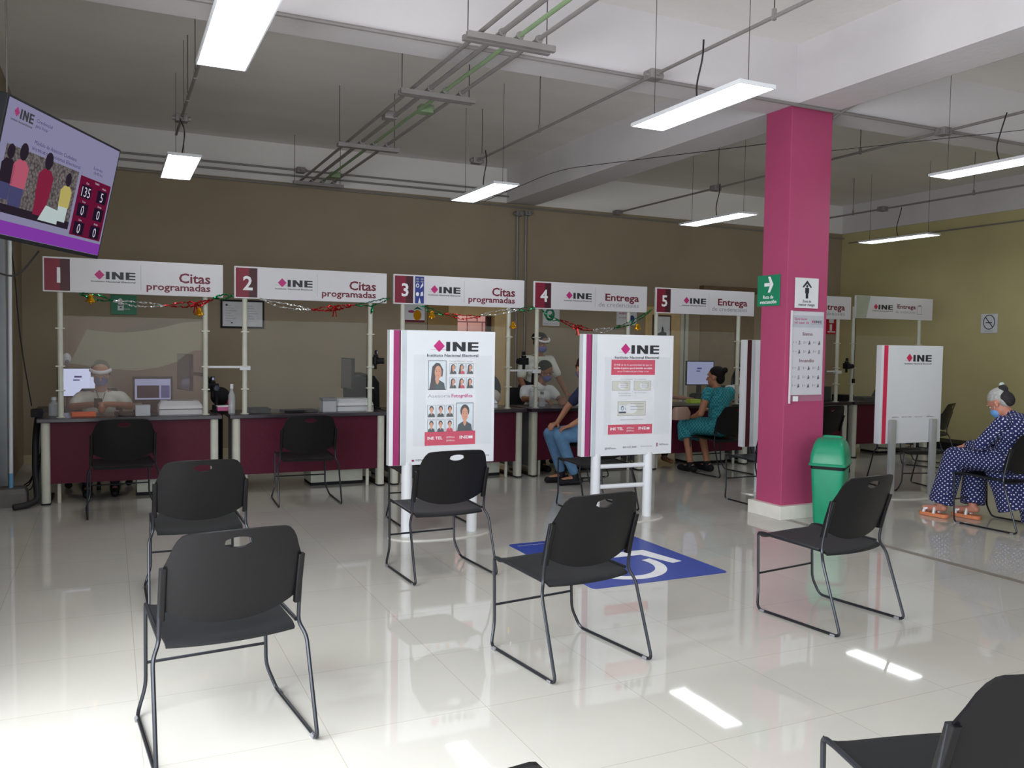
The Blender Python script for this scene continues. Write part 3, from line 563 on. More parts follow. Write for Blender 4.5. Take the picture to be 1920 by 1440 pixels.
        T('INE TEL', 1138, 803, 5, WHT, 24, lay=5, bold=True); T('@INEMexico', 1168, 801, 3, WHT, 14, lay=5); T('@INEMexico', 1168, 806, 3, WHT, 14, lay=5); T('INE', 1190, 803, 5, WHT, 14, lay=5, bold=True); R(1205, 799, 1211, 803, WHT, 5); b.build('poster', t)
        hold = (1125, 668, 1247, 812)
    else:
        if style == 'red':
            a = F(1707, 678); ine(b, a[0], a[1], 12 * dots[3], 33 * dots[2], m=RED, M=Y)
            for s, x, wd in (('@INEMexico', 1673, 12), ('800 433 2000', 1690, 17), ('www.ine.mx', 1713, 14), ('INEMexico', 1735, 12)): T(s, x, 780, 2, INK, wd)
        else: ine(b, .45, z1 - .16, .075, .28, M=Y)
        b.build('lettering', t); hold = None
    if hold:
        a = F(hold[0], hold[3]); c = F(hold[2], hold[1]); b = MB(); b.box(a[0], -.048, a[1], c[0], -.045, c[1], clear('pocket_plastic', (200, 206, 212), .06, .12)); b.build('clear_pocket', t)
    xa, xb = posts
    for x in posts:
        b = MB()
        if style == 'red': b.box(x - .04, -.075, .01, x + .04, -.04, .80, GREYM, .01)
        else: b.tube([(x, 0, .01), (x, 0, z0 + .02)], .042, WHITE, 18)
        b.build('post', t, True)
    if style == 'cards':
        for z in (.29, .465):
            b = MB(); b.tube([(xa, 0, z), (xb, 0, z)], .02, WHITE, 10); b.build('rung', t, True)
    b = MB(); n = 40; loft(b, [[((xa + xb) / 2 + rx * math.cos(2 * PI * k / n), ry * math.sin(2 * PI * k / n), z) for k in range(n)] for rx, ry, z in ((.42, .2, 0), (.42, .2, .006), (.41, .19, .011))], mat('base_plate', (205, 203, 196), .25, .1)); b.build('base_plate', t)
    return t
board('white display board with sample portrait photos and a magenta stripe', .87, .565, 1.6, PINKD, 0, (1.91, 6.24, 0), 'portraits', (.155, .7), (728, 620, .00444, .00428))
board('white display board with sample identity cards and red text panel', .90, .56, 1.6, PINKD, D(-2), (3.6, 6.26, 0), 'cards', (.16, .68), (1087, 627, .00539, .00466))
board('white board seen as a sliver beside the pillar, purple striped edge', .88, .49, 1.586, PLATED, 0, (5.84, 6.86, 0), 'plain', (.25, .7), (0, 0, 1, 1))
board('blank white board with a red stripe and grey square posts', .85, .555, 1.552, RED, D(-2), (6.99, 6.17, 0), 'red', (.15, .72), (1652, 649, .0078, .0056))

# ------------------------------------------------------------------ signs on the pillar
M0 = Matrix.Identity(4)
t = thing('evacuation_sign', 'green sign with white arrow and the words Ruta de evacuación', 'sign', (5.336, 6.085, 1.88), -PI / 2)
b = MB(); b.box(0, -.006, 0, .285, 0, .275, GREEN, .002); b.build('sign_plate', t); b = MB(); Y = Matrix.Translation((0, -.006, 0))
b.rect(.09, .175, .16, .205, WHT, 1, M=Y); b.poly([(.135, .12), (.165, .12), (.205, .19), (.165, .26), (.135, .26), (.165, .19)], WHT, 1, M=Y); b.text('Ruta de', .143, .065, .03, WHT, .13, 'C', 1, bold=True, M=Y); b.text('evacuación', .143, .022, .03, WHT, .21, 'C', 1, bold=True, M=Y); b.build('lettering', t)
t = thing('safety_zone_sign', 'white sign with a person under a roof arrow, Zona de menor riesgo', 'sign', (5.425, 5.716, 1.86))
b = MB(); b.box(0, -.006, 0, .27, 0, .265, WHITE, .002); b.build('sign_plate', t); b = MB()
b.poly([(.08, .185), (.093, .178), (.135, .215), (.177, .178), (.19, .185), (.135, .245)], INK, 1, M=Y); b.disc(.135, .192, .012, .013, INK, 1, n=12, M=Y); b.rect(.112, .13, .158, .178, INK, 1, M=Y); b.rect(.12, .085, .15, .13, INK, 1, M=Y)
b.text('Zona de', .135, .05, .022, INK, .1, 'C', 1, bold=True, M=Y); b.text('menor riesgo', .135, .02, .022, INK, .19, 'C', 1, bold=True, M=Y); b.build('pictogram', t)
t = thing('instruction_poster', 'tall white Sismo and Incendio instruction poster in a clear holder', 'poster', (5.39, 5.712, 1.04))
b = MB(); b.box(0, -.008, .055, .37, -.002, .79, WHITE); b.build('poster_sheet', t); b = MB(); Y = Matrix.Translation((0, -.008, 0))
b.rect(.005, .65, .365, .755, PGREY, 1, M=Y); b.text('Qué hacer', .03, .715, .02, PINK, .15, bold=True, M=Y); b.text('en caso de', .03, .683, .02, PINK, .17, bold=True, M=Y); ine(b, .26, .69, .024, .09, dia=.014, M=Y)
b.text('Sismo', .185, .58, .028, TXT, .12, 'C', bold=True, M=Y); b.text('Incendio', .185, .345, .028, TXT, .17, 'C', bold=True, M=Y)
random.seed(3)
for z in (.51, .43, .285, .205, .13):
    for k in range(3):
        x = .025 + k * .115; b.text(str(k * 1 + 1), x, z, .018, INK, bold=True, M=Y); b.rect(x + .02, z + .004, x + .04, z + .007, GRYT, 2, M=Y); b.rect(x + .02, z + .012, x + .037, z + .015, GRYT, 2, M=Y)
        q = random.random(); b.disc(x + .07, z + .018, .006, .006, INK, 2, n=8, M=Y); b.poly([(x + .055, z - .012), (x + .082, z - .012 + .008 * q), (x + .078, z + .012), (x + .062, z + .012)], INK if q > .3 else GRYT, 2, M=Y)
b.build('print', t); b = MB(); b.box(-.004, -.014, 0, .374, -.011, .795, clear('holder_plastic', (200, 190, 205), .12)); b.box(-.008, -.018, -.02, 0, 0, .795, clear('holder_edge', (235, 235, 240), .8)); b.build('clear_holder', t)
b = MB(); b.box(.03, -.0165, .0, .09, -.0145, .045, PAPER); b.build('small_label', t)

# ------------------------------------------------------------------ wall mounted things
def wallsign(name, label, cat, x, z, W, H, m, frame=None, rz=0, loc=None):
    t = thing(name, label, cat, loc or (x, YB - .002, z), rz)
    b = MB(); b.box(0, -.012, 0, W, 0, H, frame or m, .002); b.build('frame' if frame else 'sign_plate', t); b = MB(); Yw = Matrix.Translation((0, -.012, 0))
    if frame: b.rect(.025, .025, W - .025, H - .025, m, 1, M=Yw)
    return t, b, Yw
t, b, Y = wallsign('assembly_sign', 'green wall sign with a white pictogram behind the garland of counter 1', 'sign', .02, 1.80, .29, .24, GREEN)
b.rect(.08, .11, .13, .17, WHT, 1, M=Y); b.disc(.105, .18, .02, .02, WHT, 1, n=10, M=Y); b.rect(.075, .05, .145, .12, WHT, 1, M=Y); b.disc(.11, .085, .012, .012, GREEN, 2, n=8, M=Y); b.text('Salida', .15, .06, .02, WHT, M=Y); b.build('pictogram', t)
t, b, Y = wallsign('framed_certificate', 'black framed pair of white certificates on the back wall', 'picture', 1.3, 1.66, .55, .37, PAPER, DARK)
b.rect(.27, .025, .28, .345, PGREY, 2, M=Y)
for k in range(7): b.rect(.06, .29 - k * .033, .13 + .1 * ((k * 7) % 3) / 3, .294 - k * .033, GRYT, 2, M=Y); b.rect(.31, .29 - k * .033, .4 + .1 * ((k * 5) % 4) / 4, .294 - k * .033, GRYT, 2, M=Y)
b.disc(.075, .3, .015, .015, INK, 2, n=8, M=Y); b.disc(.14, .07, .012, .01, INK, 2, n=8, M=Y); b.build('print', t)
t, b, Y = wallsign('wall_poster', 'pale poster with a yellow fruit shape and dark red lower edge, beside the doorway', 'poster', 3.78, 1.80, .30, .28, PAPER)
b.rect(0, 0, .3, .03, TXT, 1, M=Y); b.disc(.19, .1, .06, .075, GOLD, 2, n=18, M=Y); b.poly([(.12, .17), (.19, .22), (.27, .17), (.19, .19)], TG, 3, M=Y); b.disc(.1, .15, .05, .02, PINKD, 1.5, n=12, M=Y); b.build('print', t)
t, b, Y = wallsign('wall_poster', 'small white poster with a green circle emblem behind sign 4', 'poster', 5.98, 1.80, .29, .3, PAPER)
b.disc(.12, .17, .085, .1, GREEN, 1, n=18, M=Y); b.disc(.12, .17, .05, .06, PAPER, 2, n=14, M=Y); b.poly([(.1, .14), (.17, .2), (.16, .1)], GREEN, 3, M=Y); b.text('Punto de reunión', .02, .02, .02, GRYT, .24, M=Y); b.build('print', t)
t, b, Y = wallsign('wall_poster', 'white notice with pink lettering above the sample card board', 'poster', 7.3, 1.84, .38, .26, PAPER)
b.text('AVISO', .04, .17, .03, PINK, .14, bold=True, M=Y); b.text('usa cubrebocas', .04, .11, .025, PINKD, .2, M=Y); b.disc(.29, .1, .05, .06, BLUEP, 2, n=12, M=Y); b.build('print', t)
t, b, Y = wallsign('framed_photo', 'brown framed picture of a dark building shape, behind sign 5', 'picture', 7.97, 1.58, .36, .44, PAPER, mat('brown_frame', (72, 52, 42), .5))
t.location.y = YB - .037
b.poly([(.1, .06), (.27, .06), (.27, .15), (.22, .17), (.2, .25), (.18, .25), (.17, .17), (.1, .14)], SHIRTP, 2, M=Y); b.build('print', t)
t, b, Y = wallsign('extinguisher_sign', 'small red sign on the back wall behind the last counter', 'sign', 11.75, 1.78, .3, .32, mat('red_sign', (200, 30, 50), .5))
b.rect(.08, .2, .2, .27, WHT, 1, M=Y); b.rect(.1, .06, .16, .18, WHT, 1, M=Y); b.rect(.05, .03, .24, .05, WHT, 1, M=Y); b.build('pictogram', t)
t, b, Y = wallsign('no_smoking_sign', 'square white no smoking sign on the olive side wall', 'sign', 0, 0, .27, .29, WHITE, None, -PI / 2, (XR - .002, 8.78, 1.785))
n = 28
for k in range(n):
    a, c = 2 * PI * k / n, 2 * PI * (k + 1) / n; b.poly([(.135 + .085 * math.cos(a), .165 + .1 * math.sin(a)), (.135 + .098 * math.cos(a), .165 + .113 * math.sin(a)), (.135 + .098 * math.cos(c), .165 + .113 * math.sin(c)), (.135 + .085 * math.cos(c), .165 + .1 * math.sin(c))], INK, 1, M=Y)
b.rect(.08, .15, .185, .165, INK, 1, M=Y); b.poly([(.07, .235), (.08, .245), (.2, .095), (.19, .085)], INK, 2, M=Y); b.poly([(.17, .17), (.18, .2), (.16, .22), (.175, .2)], GRYT, 2, M=Y); b.text('NO FUMAR', .135, .02, .02, GRYT, .14, 'C', M=Y); b.build('pictogram', t)

# ------------------------------------------------------------------ television
t = thing('television', 'tilted flat television showing a waiting line picture and turn numbers', 'television', (-.233, 4.971, 2.272)); t.rotation_euler = (.217, 0, 1.143)
W, H = 1.12, .64
b = MB(); b.box(-W / 2, -.006, -H / 2, W / 2, .035, H / 2, DARK, .004); b.box(-.35, .035, -.2, .35, .065, .2, DARK, .01); b.build('housing', t)
SB = emit('screen_lilac', (158, 156, 190), .62); SV = emit('screen_violet', (150, 70, 190), .62); SW = emit('screen_wine', (112, 24, 58), .7); SD = emit('screen_dark', (38, 26, 46), .7); ST = emit('screen_text', (210, 205, 220), .8); SI = emit('screen_ink', (70, 60, 130), .6); SP = emit('screen_pink', (196, 96, 120), .7); SR = emit('screen_red', (140, 40, 70), .7); SY = emit('screen_yellow', (200, 186, 110), .7); SBL = emit('screen_blue', (84, 84, 130), .6); SBK = emit('screen_black', (52, 42, 54), .6); SWH = emit('screen_white', (190, 205, 205), .8)
def rock():
    m = bpy.data.materials.new('screen_stone'); m.use_nodes = True; nt = m.node_tree; nt.nodes.clear(); tc = nt.nodes.new('ShaderNodeTexCoord'); v = nt.nodes.new('ShaderNodeTexVoronoi'); v.inputs['Scale'].default_value = 60
    r = nt.nodes.new('ShaderNodeValToRGB'); r.color_ramp.elements[0].color = lin((150, 142, 142)); r.color_ramp.elements[1].color = lin((84, 76, 80)); r.color_ramp.elements[1].position = .8
    e = nt.nodes.new('ShaderNodeEmission'); e.inputs[1].default_value = .62; o = nt.nodes.new('ShaderNodeOutputMaterial')
    nt.links.new(tc.outputs['Object'], v.inputs[0]); nt.links.new(v.outputs['Distance'], r.inputs[0]); nt.links.new(r.outputs[0], e.inputs[0]); nt.links.new(e.outputs[0], o.inputs[0]); return m
Y = Matrix.Translation((-W / 2, -.006, -H / 2)); b = MB()
b.rect(.012, .02, W - .012, H - .012, SB, 1, M=Y); b.rect(.012, .022, W - .012, .085, SV, 2, M=Y)
ine(b, .115, .555, .045, .11, small=True, dia=.022, m=PINKD, M=Y); b.text('Credencial', .25, .575, .016, SI, .14, M=Y, lay=3); b.text('para Votar', .25, .55, .016, SI, .11, M=Y, lay=3)
b.text('Módulo de Atención Ciudadana', .47, .475, .018, SI, .40, 'C', M=Y, lay=3); b.text('Instituto Nacional Electoral', .49, .445, .018, SI, .46, 'C', M=Y, lay=3); b.text('Lunes', .86, .475, .016, SI, .1, M=Y, lay=3); b.text('10:45 hrs', .87, .45, .016, SI, .1, M=Y, lay=3)
b.rect(.06, .12, .72, .43, rock(), 3, M=Y)
def fig(x, s, body, legs, z=.17):
    b.poly([(x - .05 * s, z), (x + .05 * s, z), (x + .055 * s, z + .1 * s), (x - .055 * s, z + .1 * s)], legs, 5, M=Y); b.poly([(x - .06 * s, z + .09 * s), (x + .06 * s, z + .09 * s), (x + .065 * s, z + .19 * s), (x + .03 * s, z + .22 * s), (x - .03 * s, z + .22 * s), (x - .065 * s, z + .19 * s)], body, 6, M=Y); b.disc(x, z + .26 * s, .034 * s, .042 * s, SBK, 7, n=12, M=Y)
fig(.1, .85, SBK, SBL, .18); fig(.2, 1.0, SP, SBL, .16); fig(.42, 1.05, SR, SR, .15); fig(.63, .85, SY, SWH, .15); b.poly([(.42, .13), (.6, .13), (.6, .2), (.47, .21)], SWH, 6, M=Y)
b.rect(.06, .12, .72, .16, SBK, 4.5, M=Y); b.rect(.745, .1, 1.09, .42, SW, 3, M=Y)
for zz_, a, c in ((.315, '135', '5'), (.215, '0', '0'), (.115, '0', '0')):
    for x, s in ((.83, a), (1.01, c)): b.rect(x - .055, zz_ - .008, x + .055, zz_ + .062, SD, 4, M=Y); b.text(s, x, zz_, .052, ST, .095 if len(s) > 1 else None, 'C', 5, M=Y)
for x, zt, s in ((.93, .40, 'TURNO'), (.83, .385, 'Citas'), (1.02, .385, 'Módulo'), (.83, .283, 'Turno'), (1.01, .283, 'Entrega'), (.83, .183, 'Turno'), (1.01, .183, 'Módulo')): b.text(s, x, zt, .01, ST, None, 'C', 4, M=Y)
b.build('screen', t)
t2 = thing('tv_bracket', 'grey wall arm carrying the tilted television', 'bracket', (XL, 5.35, 2.3)); b = MB(); b.box(0, -.12, -.15, .02, .12, .15, GREYP); b.build('wall_plate', t2)
b = MB(); b.tube([(.02, 0, 0), (.3, -.1, 0), (.585, -.315, .0)], .02, DARK, 8); b.build('arm', t2)
b = MB(); b.tube([(-.5, 4.60, 1.98), (-.54, 4.7, 1.82), (-.42, 5.0, 1.80), (-.33, 5.1, 1.95)], .005, CABLE, 6, fil=.15); tag(b.build('tv_cable'), 'short black cable looping below the television', 'cable')
b = MB(); b.tube([(-.93, 9.2, 3.1), (-.8, 9.22, 2.2), (-.76, 9.2, 1.5), (-.66, 9.1, .86)], .006, CABLE, 6, fil=.3); tag(b.build('hanging_cable'), 'black cable hanging down the wall beside counter 1', 'cable')
b = MB(); b.tube([(-.41, 4.5, 2.6), (-.41, 4.5, 4.1)], .004, WIREM, 5); tag(b.build('hanger_rod'), 'thin rod from the ceiling to the television', 'rod')

# white pole in its concrete block, black hose and floor cables
t = thing('banner_pole', 'slim white pole with blue tape standing in a rough concrete block', 'pole', (-.80, 8.72, 0))
b = MB(); loft(b, [rrect(.13, .13, .03, 0), rrect(.13, .13, .03, .12), rrect(.11, .11, .03, .16)], mat('concrete', (120, 116, 112), .95, bump=.6, nscale=20)); b.build('concrete_block', t)
b = MB(); b.tube([(0, 0, .14), (.01, 0, 2.35)], .018, WHITE, 10); b.build('pole', t, True); b = MB(); b.tube([(0, 0, .15), (.001, 0, .29)], .0195, mat('blue_tape', (110, 160, 200), .5), 10); b.build('tape', t, True)
b = MB(); b.tube([(-.6, 8.95, .76), (-.61, 8.8, .6), (-.61, 8.7, .3), (-.58, 8.55, .06), (-.66, 8.48, .035), (-.76, 8.44, .03)], .028, CABLE, 10, fil=.15); tag(b.build('cable_hose', None, True), 'thick black cable hose curving down from counter 1 to the floor', 'hose')
random.seed(11)
for i in range(4):
    b = MB(); p = [(-.60, 8.9 + .15 * i, .3 + .05 * i)] + [(-.64 - .06 * k + random.uniform(-.05, .05), 8.95 + .18 * i + random.uniform(-.15, .15), .15 - .045 * k if k < 3 else .008) for k in range(5)]
    b.tube(p, .006, CABLE, 6, fil=.1); tag(b.build('loose_cable', None, True), 'loose black cable tangled on the floor beside counter 1', 'cable', 'tangled cables beside counter 1')

# ------------------------------------------------------------------ floor sticker
t = thing('floor_sticker', 'blue floor sticker with the white wheelchair symbol', 'sticker', (2.69, 4.47, .001))
b = MB(); pts = rrect(.525, .63, .04, 0, .525, .63); loft(b, [pts, [(a, c, .0012) for a, c, _ in pts]], mat('sticker_blue', (26, 60, 160), .35)); b.build('backing', t)
def FX(b, pts, lay): b.faces([(x, y, .0014 + lay * .0004) for x, y in pts], [tuple(range(len(pts)))], WHT)
b = MB(); n = 34; a0, a1 = 2.2, 2.2 + 4.35
for k in range(n):
    a, c = a0 + (a1 - a0) * k / n, a0 + (a1 - a0) * (k + 1) / n
    FX(b, [(.44 + .25 * math.cos(a), .42 + .26 * math.sin(a)), (.44 + .33 * math.cos(a), .42 + .34 * math.sin(a)), (.44 + .33 * math.cos(c), .42 + .34 * math.sin(c)), (.44 + .25 * math.cos(c), .42 + .26 * math.sin(c))], 0)
FX(b, [(.33, .95), (.42, .95), (.46, .62), (.76, .62), (.84, .34), (.93, .36), (.86, .74), (.45, .74)], 1)
FX(b, [(.38 + .065 * math.cos(2 * PI * k / 16), 1.05 + .065 * math.sin(2 * PI * k / 16)) for k in range(16)], 1); FX(b, [(.44, .84), (.66, .84), (.66, .89), (.44, .89)], 1.5); FX(b, [(.05, 1.185), (.35, 1.185), (.35, 1.19), (.05, 1.19)], 1)
b.build('wheelchair_symbol', t)

# ------------------------------------------------------------------ swing-lid bin
t = thing('waste_bin', 'green plastic swing-lid waste bin beside the magenta pillar', 'bin', (5.655, 5.47, 0), D(36)); BIN = mat('bin_green', (18, 142, 104), .38, var=.05); 
b = MB(); loft(b, [rrect(.15, .105, .03, 0), rrect(.155, .11, .03, .02), rrect(.19, .135, .03, .50), rrect(.19, .135, .03, .51)], BIN); b.build('body', t, True)
b = MB(); loft(b, [rrect(.192, .137, .03, .478), rrect(.193, .138, .03, .505)], DARK); b.build('liner_edge', t)
b = MB(); loft(b, [rrect(.208, .152, .03, .508), rrect(.21, .154, .03, .522), rrect(.2, .146, .03, .53), rrect(.195, .14, .035, .6), rrect(.165, .125, .04, .68), rrect(.1, .11, .04, .725), rrect(.03, .09, .03, .735)], BIN); b.build('lid', t, True)
b = MB(); M = Matrix.Translation((.13, 0, .695)) @ Matrix.Rotation(D(32), 4, 'Y'); loft(b, [rrect(.085, .085, .03, -.01), rrect(.085, .085, .03, .012), rrect(.075, .075, .03, .018)], BIN, M); b.build('swing_flap', t, True)

# ------------------------------------------------------------------ equipment on the counters
SCR = emit('monitor_white', (200, 208, 240), .9); SCR2 = emit('monitor_lilac', (150, 156, 190), .7)
def monitor(label, loc, rz, W, H, sm, stand=True, cat='monitor', arm=None):
    t = thing('monitor', label, cat, loc, rz); b = MB(); z0 = .12 if stand else 0
    b.box(-W / 2, 0, z0, W / 2, .03, z0 + H, DARK, .004); b.build('housing', t); b = MB(); Y = Matrix.Identity(4); b.rect(-W / 2 + .012, z0 + .014, W / 2 - .012, z0 + H - .012, sm, 1.2)
    b.rect(-.05, z0 + H * .66, .02, z0 + H * .72, SI, 2); b.rect(-.06, z0 + H * .56, .0, z0 + H * .6, SI, 2); b.build('screen', t)
    if stand: b = MB(); b.box(-.03, .02, .01, .03, .045, z0 + .05, DARK); b.lathe([(.1, 0), (.1, .01), (.03, .014)], DARK, 20, (0, .03, 0)); b.build('stand', t)
    return t
monitor('bright white monitor behind the clerk at counter 1', (-.285, 10.02, .762), .05, .42, .31, SCR)
t = thing('laptop', 'black laptop with a lit grey screen on counter 1', 'laptop', (.39, 9.2, .781), .0)
b = MB(); b.box(-.18, -.16, 0, .18, 0, .02, DARK, .003); b.build('base', t)
b = MB(); M = Matrix.Translation((0, -.0, .09)) @ Matrix.Rotation(-.12, 4, 'X'); b.box(-.185, 0, 0, .185, .015, .26, DARK, .003, M=M); b.rect(-.165, .03, .165, .235, SCR2, 1, M=M); b.rect(-.145, .045, .06, .17, SBK, 2, M=M); b.rect(.075, .045, .155, .17, SBL, 2, M=M); b.box(-.1, 0, -.09, .1, .015, .01, DARK, M=M); b.build('lid', t)
def printer(label, loc, rz, sc=1):
    t = thing('document_printer', label, 'printer', loc, rz, 'flat white printers on the counters'); b = MB(); loft(b, [rrect(.2, .14, .02, 0, 0, .14), rrect(.2, .14, .02, .045, 0, .14), rrect(.205, .145, .02, .05, 0, .14)], WHITE); b.build('base', t)
    b = MB(); loft(b, [rrect(.2, .14, .02, .055, 0, .14), rrect(.195, .13, .02, .085, 0, .15), rrect(.17, .09, .02, .125, 0, .19)], WHITE); b.build('cover', t, False)
    b = MB(); b.faces([(-.14, .052, .093), (.13, .052, .093), (.12, .12, .128), (-.12, .12, .128)], [(0, 1, 2, 3)], DARK); b.build('paper_slot', t, fix=False)
    b = MB(); b.box(-.2, 0.0, .049, .2, .28, .056, DARK); b.build('seam', t); t.scale = (sc,) * 3
printer('white flat printer near the edge-on monitor on counter 1', (.62, 8.74, .781), 0)
printer('white flat printer beside the small grey box on counter 2', (2.33, 8.76, .781), 0)
printer('white flat printer beside the bag on counter 3', (3.82, 8.82, .781), 0, .9)
def armmon(label, loc, rz, h=.3):
    t = thing('arm_monitor', label, 'monitor', loc, rz, 'monitors turned edge-on on swing arms'); b = MB(); b.box(-.2, 0, .22, .2, .035, .22 + h, DARK, .004); b.build('housing', t); b = MB(); b.rect(-.19, .23, .19, .21 + h, mat('off_screen', (92, 90, 98), .15), 1); b.build('screen', t)
    b = MB(); b.tube([(0, .035, .38), (0, .16, .38), (0, .23, .36), (0, .33, .17), (0, .33, .01)], .017, DARK, 8, fil=.05); b.lathe([(.06, 0), (.06, .012), (.02, .015)], DARK, 16, (0, .33, 0)); b.build('swing_arm', t, True)
armmon('edge-on monitor on its arm, close to the clerk with face shield', (.66, 9.02, .781), D(-77), .36)
armmon('edge-on monitor on its arm above the unstaffed counter', (2.29, 9.0, .781), D(-88), .33)
def camera(label, loc, rz):
    t = thing('photo_camera', label, 'camera', loc, rz, 'black photo cameras fixed to the posts'); b = MB(); b.box(-.06, 0, 0, .06, .045, .08, DARK, .008); b.box(-.025, .0, .08, .025, .04, .105, DARK, .006); b.build('body', t)
    b = MB(); b.tube([(0, 0, .038), (0, -.07, .038)], .032, DARK, 16); b.tube([(0, -.07, .038), (0, -.073, .038)], .026, mat('lens_glass', (60, 66, 80), .05), 16); b.build('lens', t, True)
    b = MB(); b.box(-.012, .01, -.05, .012, .035, 0, DARK); b.build('mount', t); b = MB(); b.box(-.018, .005, .108, .018, .03, .15, DARK, .004); b.box(-.01, .003, .115, .01, .006, .14, SCR2); b.build('flash', t)
camera('camera fixed at the post between counters 2 and 3', (2.57, 8.78, 1.27), D(60)); camera('camera on the bar in front of the standing clerk', (4.22, 8.66, 1.275), D(200)); camera('camera on the bar beside the poster on the pillar', (9.22, 8.66, 1.235), D(75)); camera('dark camera above the tangle on counter 1', (.93, 8.9, .99), D(20))
def bar(label, x0, x1, z):
    t = thing('cross_bar', label, 'bar', (x0, 8.68, z), 0, 'white cross bars between sign posts'); b = MB(); b.box(0, -.012, -.011, x1 - x0, .012, .011, WHITE, .003); b.build('rail', t); b = MB(); b.box(x1 - x0 - .05, -.03, -.03, x1 - x0 + .05, .03, .012, WHITE, .003); b.build('bracket', t)
bar('white bar over the round equipment case', .85, 1.2, 1.242); bar('white bar with a camera before the standing clerk', 4.06, 4.4, 1.21); bar('white bar between the posts beside the pillar poster', 8.86, 9.05, 1.2)
def bottle(label, loc, r, h, m, cap, name='bottle', g=None):
    t = thing(name, label, 'bottle', loc, 0, g); b = MB(); b.lathe([(r, 0), (r, h * .62), (r * .45, h * .76), (r * .4, h * .85)], m, 16); b.build('body', t, True); b = MB(); b.lathe([(r * .5, h * .84), (r * .5, h), (r * .2, h)], cap, 14); b.build('cap', t, True)
CL = clear('bottle_plastic', (214, 220, 224), .4)
bottle('tall clear pump bottle with white cap between counters 1 and 2', (1.09, 8.78, .781), .034, .29, CL, WHITE)
bottle('white wipes bottle behind the corner post of counter 1', (-.47, 8.93, .781), .045, .17, CL, WHITE); bottle('clear gel bottle in front of the seated clerk at counter 4', (4.45, 8.85, .781), .04, .22, CL, WHITE)
bottle('second clear bottle close to the gel bottle at counter 4', (4.6, 8.9, .781), .042, .17, CL, GREYP)
def box(name, label, cat, x, y, z, dx, dy, dz, m, rz=0, top=None, g=None):
    t = thing(name, label, cat, (x, y, z), rz, g); b = MB(); b.box(-dx / 2, -dy / 2, 0, dx / 2, dy / 2, dz * (.8 if top else 1), m, .004); b.build('body', t)
    if top: b = MB(); b.box(-dx / 2 - .004, -dy / 2 - .004, dz * .78, dx / 2 + .004, dy / 2 + .004, dz, top, .004); b.build('lid', t)
    return t
Z = .781
box('card_printer', 'small grey box printer beside the flat printer on counter 2', 'printer', 2.04, 8.76, Z, .14, .16, .145, mat('light_plastic', (176, 178, 184), .4), top=GREYP)
box('network_box', 'black box at the wall-side end of counter 1', 'box', -.60, 8.83, Z, .09, .14, .07, DARK)
box('orange_pouch', 'bright orange folded cloth on counter 1 before the clerk', 'cloth', -.22, 8.78, Z, .2, .1, .04, mat('orange_cloth', (240, 96, 30), .8), .1)
box('paper_block', 'grey slanted paper block beside the phone on counter 1', 'paper', .28, 8.74, Z, .13, .13, .10, MC['light_plastic'])
t = thing('desk_phone', 'black desk telephone on counter 1', 'telephone', (.13, 8.8, Z), .2); b = MB(); loft(b, [rrect(.08, .09, .015, 0), rrect(.075, .085, .015, .03, 0, .01)], DARK); b.build('base', t); b = MB(); b.tube([(-.05, -.07, .05), (-.05, -.06, .06), (-.05, .06, .07), (-.05, .07, .055)], .017, DARK, 8); b.build('handset', t, True)
box('document_tray', 'black document tray beside the post of counter 2', 'tray', 1.36, 8.85, Z, .2, .25, .045, DARK); box('open_folder', 'flat black open folder in the middle of counter 2', 'folder', 1.75, 8.8, Z, .34, .2, .025, DARK, .15)
t = thing('ring_lamp', 'white rounded lamp head above the bright monitor', 'lamp', (-.41, 10.2, .762)); b = MB(); b.tube([(0, 0, 0), (0, 0, .46)], .01, GREYP, 8); b.build('stem', t); b = MB(); b.ell((0, -.01, .52), (.045, .035, .06), WHITE); b.ell((.005, -.04, .49), (.02, .012, .02), GREYP); b.build('lamp_head', t, True)
# black hanging camera umbrella, red bag and pink item between counters 1 and 2
t = thing('equipment_case', 'round black equipment case with a red side between counters 1 and 2', 'case', (1.055, 9.42, .72)); b = MB(); b.ell((0, 0, .19), (.1, .07, .1), DARK); b.build('case_body', t, True); b = MB(); b.ell((.07, .01, .16), (.05, .05, .06), mat('red_cloth', (180, 30, 60), .8)); b.build('red_side', t, True); b = MB(); b.box(-.08, -.05, 0, .08, .05, .1, DARK, .01); b.tube([(0, 0, 0), (0, 0, -.7)], .025, DARK, 8); b.lathe([(.16, 0), (.16, .02), (.03, .04)], DARK, 16, (0, 0, -.72)); b.build('case_stand', t)
box('pink_folder', 'pink folder topped with white paper between counters 1 and 2', 'folder', 1.04, 8.92, .80, .15, .14, .05, mat('pink_card', (196, 90, 140), .6), 0, PAPER)
box('green_tray', 'yellow-green tray on counter 5', 'tray', 6.83, 8.95, Z, .16, .1, .05, mat('lime_plastic', (180, 214, 40), .5)); box('lime_box', 'yellow-green box by the clerks of counter 4', 'box', 5.42, 8.85, Z, .12, .1, .03, MC['lime_plastic'])
box('paper_cup', 'small pale cup beside the lime box at counter 4', 'cup', 5.33, 8.95, Z, .07, .07, .1, mat('cream_cup', (206, 200, 150), .6)); box('paper_stack', 'stack of papers on counter 4', 'paper', 5.15, 8.85, Z, .25, .18, .03, PAPER, .1)
t = thing('backpack', 'dark backpack with pale pocket behind the portrait board', 'bag', (4.02, 9.17, Z + .003)); b = MB(); b.ell((0, 0, .19), (.17, .08, .185), mat('bag_dark', (36, 40, 50), .8)); b.build('body', t, True); b = MB(); b.ell((.0, -.07, .1), (.14, .06, .1), mat('bag_pale', (190, 180, 170), .8)); b.build('pocket', t, True)
monitor('monitor with lilac screen in front of the woman in teal', (7.2, 9.3, Z), D(-8), .42, .33, SCR2).location.z = Z + .09
